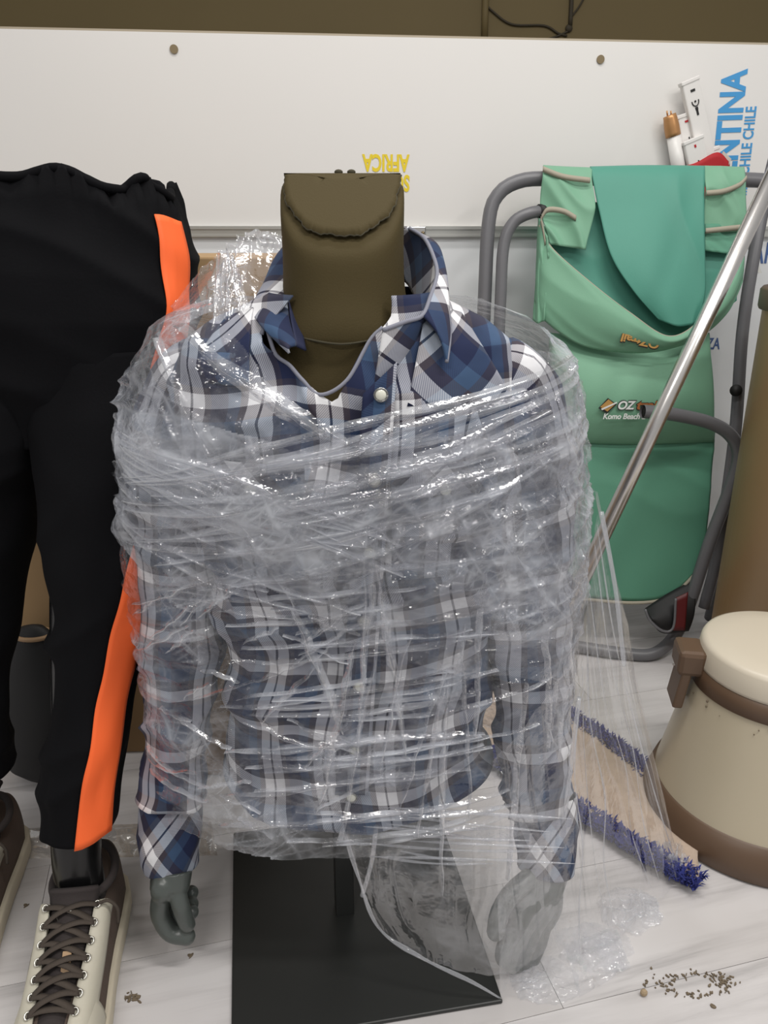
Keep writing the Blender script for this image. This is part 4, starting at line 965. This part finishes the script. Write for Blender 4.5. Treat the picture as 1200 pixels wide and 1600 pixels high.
# centre flap folded over the top tube
def flap(U, V): return (0, -.012*np.sin(pi*np.clip(V*1.0, 0, 1))-.010*(aniso(U*.3, V*.3, 1.2, .3, .12, 15, 2)-.4), 0)
A = [cp(921, 268, -.02), cp(1010, 266, -.02), cp(1101, 266, -.02)]
rowsF = [A, [cp(922, 261, .012), cp(1010, 259, .012), cp(1101, 260, .012)], [cp(925, 275, .034), cp(1010, 275, .036), cp(1101, 275, .036)], [cp(936, 330, .050), cp(1015, 330, .055), cp(1101, 330, .052)], [cp(955, 400, .070), cp(1020, 400, .075), cp(1101, 400, .062)], [cp(990, 455, .078), cp(1040, 460, .085), cp(1100, 460, .066)], [cp(1030, 500, .080), cp(1060, 510, .085), cp(1088, 505, .07)]]
cols = np.stack([resample(r, 50) for r in rowsF]); P = np.stack([resample(cols[:, k], 70) for k in range(50)], 1)
U, Vv = np.meshgrid(np.linspace(0, 1, 50), np.linspace(0, 1, 70)); P[..., 1] -= .008*(aniso(U*.3, Vv*.3, 1.1, .25, .10, 15, 2)-.4)*np.clip(Vv*3, 0, 1)
v, f, uv = grid(P); obj('centre_flap', v, f, 'teal', ch, uv=uv, solid=.0025)
# mint end pockets with taupe binding
def pocket(rowsP, seed, **kw):
    cols = np.stack([resample(r, 30) for r in rowsP]); P = np.stack([resample(cols[:, k], 40) for k in range(30)], 1)
    U, Vv = np.meshgrid(np.linspace(0, 1, 30), np.linspace(0, 1, 40)); P[..., 1] -= .012*(aniso(U*.2, Vv*.25, .7, .16, .07, seed, 2)-.4)*np.clip(Vv*4, 0, 1)
    v, f, uv = grid(P); return obj('side_pocket', v, f, 'mint', ch, uv=uv, solid=.0025, **kw)
pocket([[cp(849, 266, -.02), cp(924, 270, -.02)], [cp(848, 259, .012), cp(924, 263, .012)], [cp(847, 276, .034), cp(925, 280, .040)], [cp(845, 330, .036), cp(929, 325, .052)], [cp(860, 382, .048), cp(914, 390, .056)]], 25)
pocket([[cp(1101, 266, -.02), cp(1163, 268, -.02)], [cp(1101, 260, .012), cp(1164, 262, .012)], [cp(1101, 280, .036), cp(1166, 284, .036)], [cp(1101, 330, .042), cp(1165, 330, .042)], [cp(1101, 364, .042), cp(1162, 362, .038)]], 27)
canvas('pocket_lining', [cp(1101, 350, .040), cp(1160, 350, .036)], [cp(1101, 392, .050), cp(1150, 398, .046)], 'green', nu=20, nv=14, seed=30)
def bind(pts, r=.0032): 
    P = resample(pts, 24); R = np.stack([P+np.array([0, 0, .0052]), P+np.array([0, -.0025, 0]), P-np.array([0, 0, .0052])]); v, f, uv = grid(R); obj('binding', v, f, 'binding', ch, solid=.002)
bind([cp(848, 264, .043), cp(880, 276, .047), cp(922, 282, .050)]); bind([cp(846, 340, .046), cp(856, 328, .052), cp(880, 330, .058), cp(900, 341, .058)])
bind([cp(845, 342, .046), cp(848, 356, .047), cp(852, 380, .05)])
bind([cp(1103, 302, .050), cp(1130, 299, .053), cp(1155, 289, .049), cp(1166, 278, .044)]); bind([cp(1102, 361, .052), cp(1130, 358, .054), cp(1158, 355, .048)])

# ================================================================== RED POUCH WITH LAMP PARTS BEHIND THE CHAIR
def bp(px, py, off=.035): return wl(px, py, off)
po = thing('red_pouch', 'red cloth pouch tucked behind the top of the beach chair', 'pouch', bp(1095, 300))
v, f, uv = grid(ruled([bp(1052, 262, .045), bp(1085, 255, .05), bp(1120, 238, .05), bp(1138, 252, .045)], [bp(1050, 330, .045), bp(1085, 330, .05), bp(1115, 330, .05), bp(1138, 330, .045)], 30, 12)); obj('front_panel', v, f, 'red_cloth', po, solid=.003)
v, f, uv = grid(ruled([bp(1052, 262, .012), bp(1085, 258, .010), bp(1120, 245, .010), bp(1140, 254, .012)], [bp(1050, 330, .012), bp(1085, 330, .010), bp(1115, 330, .010), bp(1138, 330, .012)], 30, 12)); obj('back_panel', v, f, 'red_cloth', po, solid=.003)
lt = thing('fluorescent_tube', 'short white fluorescent tube with a copper end cap beside the white plugs', 'light tube', bp(1062, 262, .03))
ax = (bp(1046, 178, .03)-bp(1064, 262, .03)); a0 = bp(1066, 300, .03)
tube('glass_tube', [a0, bp(1052, 210, .03)], .0150, 'white_plastic', lt, n=3, seg=24, smooth_path=False)
tube('end_cap', [bp(1052, 213, .03), bp(1047, 184, .03), bp(1046, 180, .03)], [.0162, .0162, .0135], 'copper', lt, n=8, seg=24)
for dx in (-3, 3): tube('contact_pin', [bp(1046+dx, 181, .03), bp(1045+dx, 173, .03)], .0018, 'copper', lt, n=2, seg=8, smooth_path=False)
def strip(name, label, p0, p1, wpx, th, off, holes):
    o = thing(name, label, 'adapter', bp(*p0, off), 'white plastic lamp parts in the red pouch')
    a, b = bp(*p0, off), bp(*p1, off); d = (b-a); n = d.normalized(); s = n.cross(WN).normalized(); w_ = wpx*pxm/2
    v, f = obox((a+b)/2, s*w_, WN*th, d*.5); obj('housing', v, f, 'white_plastic', o, smooth=False, bevel=.003)
    v, f = obox(b-n*.003, s*(w_+.0015), WN*(th+.0015), n*.004); obj('end_lip', v, f, 'white_plastic', o, smooth=False, bevel=.0015)
    for t, hw_, hh_, m in holes:
        c = a+d*t+WN*(th+.0004); v, f = obox(c, s*hw_, WN*.0008, n*hh_); obj('marking', v, f, m, o, smooth=False)
    return o, a, d, s, n, th
o, a, d, s, n, th = strip('lamp_fitting', 'longest white plastic fitting standing tallest out of the red pouch', (1112, 290), (1076, 125), 26, .008, .03, [(.90, .005, .0025, 'black_print'), (.70, .0022, .006, 'black_print'), (.735, .003, .003, 'black_print')])
c = a+d*.80+WN*(th+.0012)
tube('socket_outline', [c+s*(.0075*cos(t))+n*(.0095*sin(t)) for t in np.linspace(pi*.95, 2.05*pi, 20)], .0011, 'black_print', o, n=24, seg=6)
v, f = sphere_mesh(c, .0022, n=6); obj('socket_hole', v, f, 'black_print', o)
strip('plug_adapter', 'upper small white plug adapter leaning between the copper-capped tube and long fitting', (1082, 262), (1069, 178), 24, .006, .022, [(.86, .004, .002, 'red_cloth'), (.45, .0012, .014, 'black_print')])
strip('plug_adapter', 'lower small white plug adapter with red mark just above the red pouch', (1094, 275), (1081, 217), 30, .008, .042, [(.80, .002, .003, 'red_cloth'), (.3, .0012, .010, 'black_print')])
strip('plug_adapter', 'smallest white adapter at the right end of the red pouch', (1118, 270), (1111, 232), 20, .007, .025, [(.5, .005, .002, 'white_print')])
v, f = obox(bp(1133, 250, .02), Vector((.010, 0, -.008)), WN*.002, Vector((.003, 0, .010))); obj('paper_label', v, f, 'paper', smooth=False, label='folded white paper slip beside the blue lettering', cat='paper')

# ================================================================== LEANING ALUMINIUM POLE
p0 = fl(818, 1100, .012); p1 = at(1203, 285, 1.50); dirp = (p1-p0).normalized(); p2 = p1+dirp*.22
pole = thing('aluminium_pole', 'bare aluminium pole leaning diagonally across the green beach chair', 'pole', p0)
tube('shaft', [p0, p2], .0150, 'alu', pole, n=3, seg=24, smooth_path=False)
tube('end_plug', [p0-dirp*.006, p0+dirp*.02], .0160, 'black_print', pole, n=2, seg=20, smooth_path=False)

# ================================================================== BROWN DRUM
dr = thing('brown_drum', 'tall smooth brown drum behind the cream bin at the right edge', 'drum', (.905, 1.43, 0))
v, f = lathe((.905, 1.43, 0), [(.19, 0), (.2, .006), (.2, .80), (.203, .803), (.203, .83), (.198, .835)], 72); obj('drum_body', v, f, 'drum', dr)
v, f = lathe((.905, 1.43, 0), [(.207, .80), (.209, .805), (.209, .835), (.205, .84)], 72, (False, True)); obj('drum_rim', v, f, 'bin_brown', dr)

# ================================================================== PEDAL BIN
BC = (.632, 1.068, 0)
bn = thing('pedal_bin', 'cream tapered waste bin with brown bands and domed lid', 'bin', BC)
def br(z): return .176+(.1225-.176)*((z-.02)/.27)**.9 if z > .02 else .176
v, f = lathe(BC, [(br(z)-.002, z) for z in np.linspace(.05, .272, 24)], 96, (False, False)); obj('bin_body', v, f, 'bin_cream', bn)
v, f = lathe(BC, [(.174, 0), (.179, .004), (.179, .03), (br(.062)+.002, .062), (br(.062)-.003, .064)], 96, (True, False)); obj('base_band', v, f, 'bin_brown', bn)
v, f = lathe(BC, [(br(.252)-.003, .250), (br(.252)+.001, .252), (br(.282)+.001, .280), (br(.282)-.004, .283)], 96, (False, False)); obj('top_band', v, f, 'bin_brown', bn)
v, f = lathe(BC, [(.118, .280), (.1245, .282), (.1250, .287), (.1215, .316), (.1185, .3215), (.112, .3245), (.08, .3265), (.04, .3275), (.001, .328)], 96, (True, False)); obj('lid', v, f, 'bin_lid', bn)
hd = Vector((-.985, .17, 0)).normalized(); hs = Vector((-hd.y, hd.x, 0)); hc = Vector(BC)
v, f = obox(hc+hd*.138+Vector((0, 0, .288)), hd*.022, hs*.030, Vector((0, 0, .022))); obj('hinge_block', v, f, 'bin_brown', bn, smooth=False, bevel=.008)
v, f = obox(hc+hd*.148+Vector((0, 0, .240)), hd*.008, hs*.028, Vector((0, 0, .034))+hd*-.004); hg = obj('hinge_bracket', v, f, 'bin_brown', bn, smooth=False, bevel=.003)
tube('rivet', [hc+hd*.150-hs*.018+Vector((0, 0, .262)), hc+hd*.158-hs*.018+Vector((0, 0, .262))], .003, 'alu', hg, n=2, seg=10, smooth_path=False)
for k in range(14):
    a = radians(200+rnd.uniform(-40, 55)); z = .249-abs(rnd.gauss(0, .012)); r = br(z); v, f = sphere_mesh((BC[0]+r*cos(a), BC[1]+r*sin(a), z), rnd.uniform(.0008, .002), n=4); obj('rust_spot', v, f, 'mud', bn)

# ================================================================== SHAGGY MAT
mt = thing('shaggy_mat', 'beige mat with royal blue shaggy borders lying partly under the cream bin', 'mat', fl(980, 1240))
ta = [fl(770, 1058), fl(925, 1152), fl(1015, 1222), fl(1085, 1285)]; tb = [fl(700, 1150), fl(905, 1278), fl(1000, 1340), fl(1090, 1390)]
P = ruled(ta, tb, 60, 20, lambda U, V: (0, 0, .010+.003*vnoise(U*30, V*12, 0, 91))); v, f, uv = grid(P); obj('pile_field', v, f, 'mat_beige', mt, uv=uv, solid=.008, soff=-1)
def fringe(path, seed, wid):
    V = []; F = []; r = random.Random(seed); P = resample(path, 260)
    T = np.gradient(P, axis=0); T /= np.linalg.norm(T, axis=1)[:, None]
    for k in range(260):
        nrm = np.array([-T[k][1], T[k][0], 0])
        for q in range(14):
            o = P[k]+nrm*r.uniform(-wid, wid); b = len(V); an = r.uniform(0, 2*pi); l = r.uniform(.008, .016)
            tip = o+np.array([cos(an)*l*.9, sin(an)*l*.9, r.uniform(.012, .024)]); sdv = np.array([-sin(an), cos(an), 0])*.0016
            o = o+np.array([0, 0, .006]); mid = (o+tip)/2+np.array([0, 0, .005])
            V += [o-sdv, o+sdv, mid+sdv, mid-sdv, tip]; F += [[b, b+1, b+2, b+3], [b+3, b+2, b+4]]
    return V, F
for k, (pth) in enumerate((ta, tb)):
    V, F = fringe([p+Vector((0, 0, .004)) for p in pth], 5+k, .017); obj('blue_border', V, F, 'mat_blue', mt, kind='stuff', label='royal blue shaggy border')
V, F = fringe([ta[-1]*.5+tb[-1]*.5, tb[-1]], 9, .012)

# ================================================================== SMALL THINGS ON THE FLOOR
ap = thing('shoulder_bag', 'small black and dark red bag lying under the foot of the green chair', 'bag', fl(1050, 985))
v, f, uv = grid(ruled([cp(1008, 952, .04), cp(1040, 930, .03), cp(1085, 905, .02)], [cp(1018, 968, .06), cp(1035, 988, .065), cp(1075, 985, .05)], 30, 14, lambda U, V: (0, -.02*np.sin(V*pi), 0))); obj('bag_body', v, f, 'black_bag', ap, solid=.006)
v, f, uv = grid(ruled([cp(1054, 935, .075), cp(1075, 925, .075)], [cp(1052, 985, .08), cp(1070, 985, .08)], 8, 8)); obj('red_panel', v, f, 'dark_red', ap, solid=.003)
tube('bag_edge', [cp(1008, 952, .075), cp(1016, 970, .078), cp(1036, 986, .08), cp(1052, 980, .08), cp(1056, 935, .08)], .003, 'tube', ap, n=30, seg=6)
def flakes(name, label, cat, pts, size, m, seed, group=None):
    r = random.Random(seed); ms = []
    for (px, py) in pts:
        c = fl(px, py); n = r.randint(6, 9); rr = size*r.uniform(.5, 1.2); st = r.uniform(.4, 1.4); rot = r.uniform(0, 3)
        top = []; 
        for k in range(n):
            a = 2*pi*k/n; q = rr*r.uniform(.55, 1.2); x, y = q*cos(a)*st, q*sin(a)/st; top.append(c+Vector((x*cos(rot)-y*sin(rot), x*sin(rot)+y*cos(rot), .0012+r.uniform(0, .0012))))
        v = top+[p*1 for p in top]; 
        for k in range(n): v[n+k] = Vector((top[k].x, top[k].y, .0001))
        ms.append((v, [list(range(n))]+[[k, n+k, n+(k+1) % n, (k+1) % n] for k in range(n)]))
    V, F = join(*ms); return obj(name, V, F, m, smooth=False, label=label, cat=cat, group=group)
r = random.Random(3); pts = []
for k in range(70):
    a = r.uniform(0, 2*pi); e = r.uniform(.8, 1.05); pts.append((1092+52*e*cos(a)+8*r.gauss(0, .6), 1540+19*e*sin(a)+3*r.gauss(0, .8)))
pts += [(1125+r.gauss(0, 9), 1535+r.gauss(0, 6)) for k in range(34)]+[(1030+r.gauss(0, 14), 1532+r.gauss(0, 8)) for k in range(14)]
flakes('mud_smear', 'dried brown mud smear in a ring on the white floor', 'mud', pts, .0019, 'mud', 1)
flakes('dirt_clump', 'crumbly dirt clump on the floor between sneaker and base plate', 'dirt', [(207+r.gauss(0, 6), 1559+r.gauss(0, 3)) for k in range(16)]+[(212, 1556), (216, 1559)], .0026, 'mud', 2)
v, f = sphere_mesh(fl(1006, 1551, .005), .005, 1, .8, 1.1, 5); obj('pebble', v, f, 'pebble', smooth=False, label='small tan pebble left of the mud smear', cat='pebble')
for (px, py, lab) in ((152, 1344, 'dark speck on the floor right behind the striped trouser hem'), (297, 1493, 'tiny dark speck just below the mannequin hand'), (40, 1415, 'thin dark speck on the floor left of the sneaker tongue'), (1112, 1572, 'tiny dark speck below the mud smear')):
    flakes('dirt_speck', lab, 'dirt', [(px, py), (px+2, py+1)], .003, 'mud', int(px), 'dirt specks on the floor')
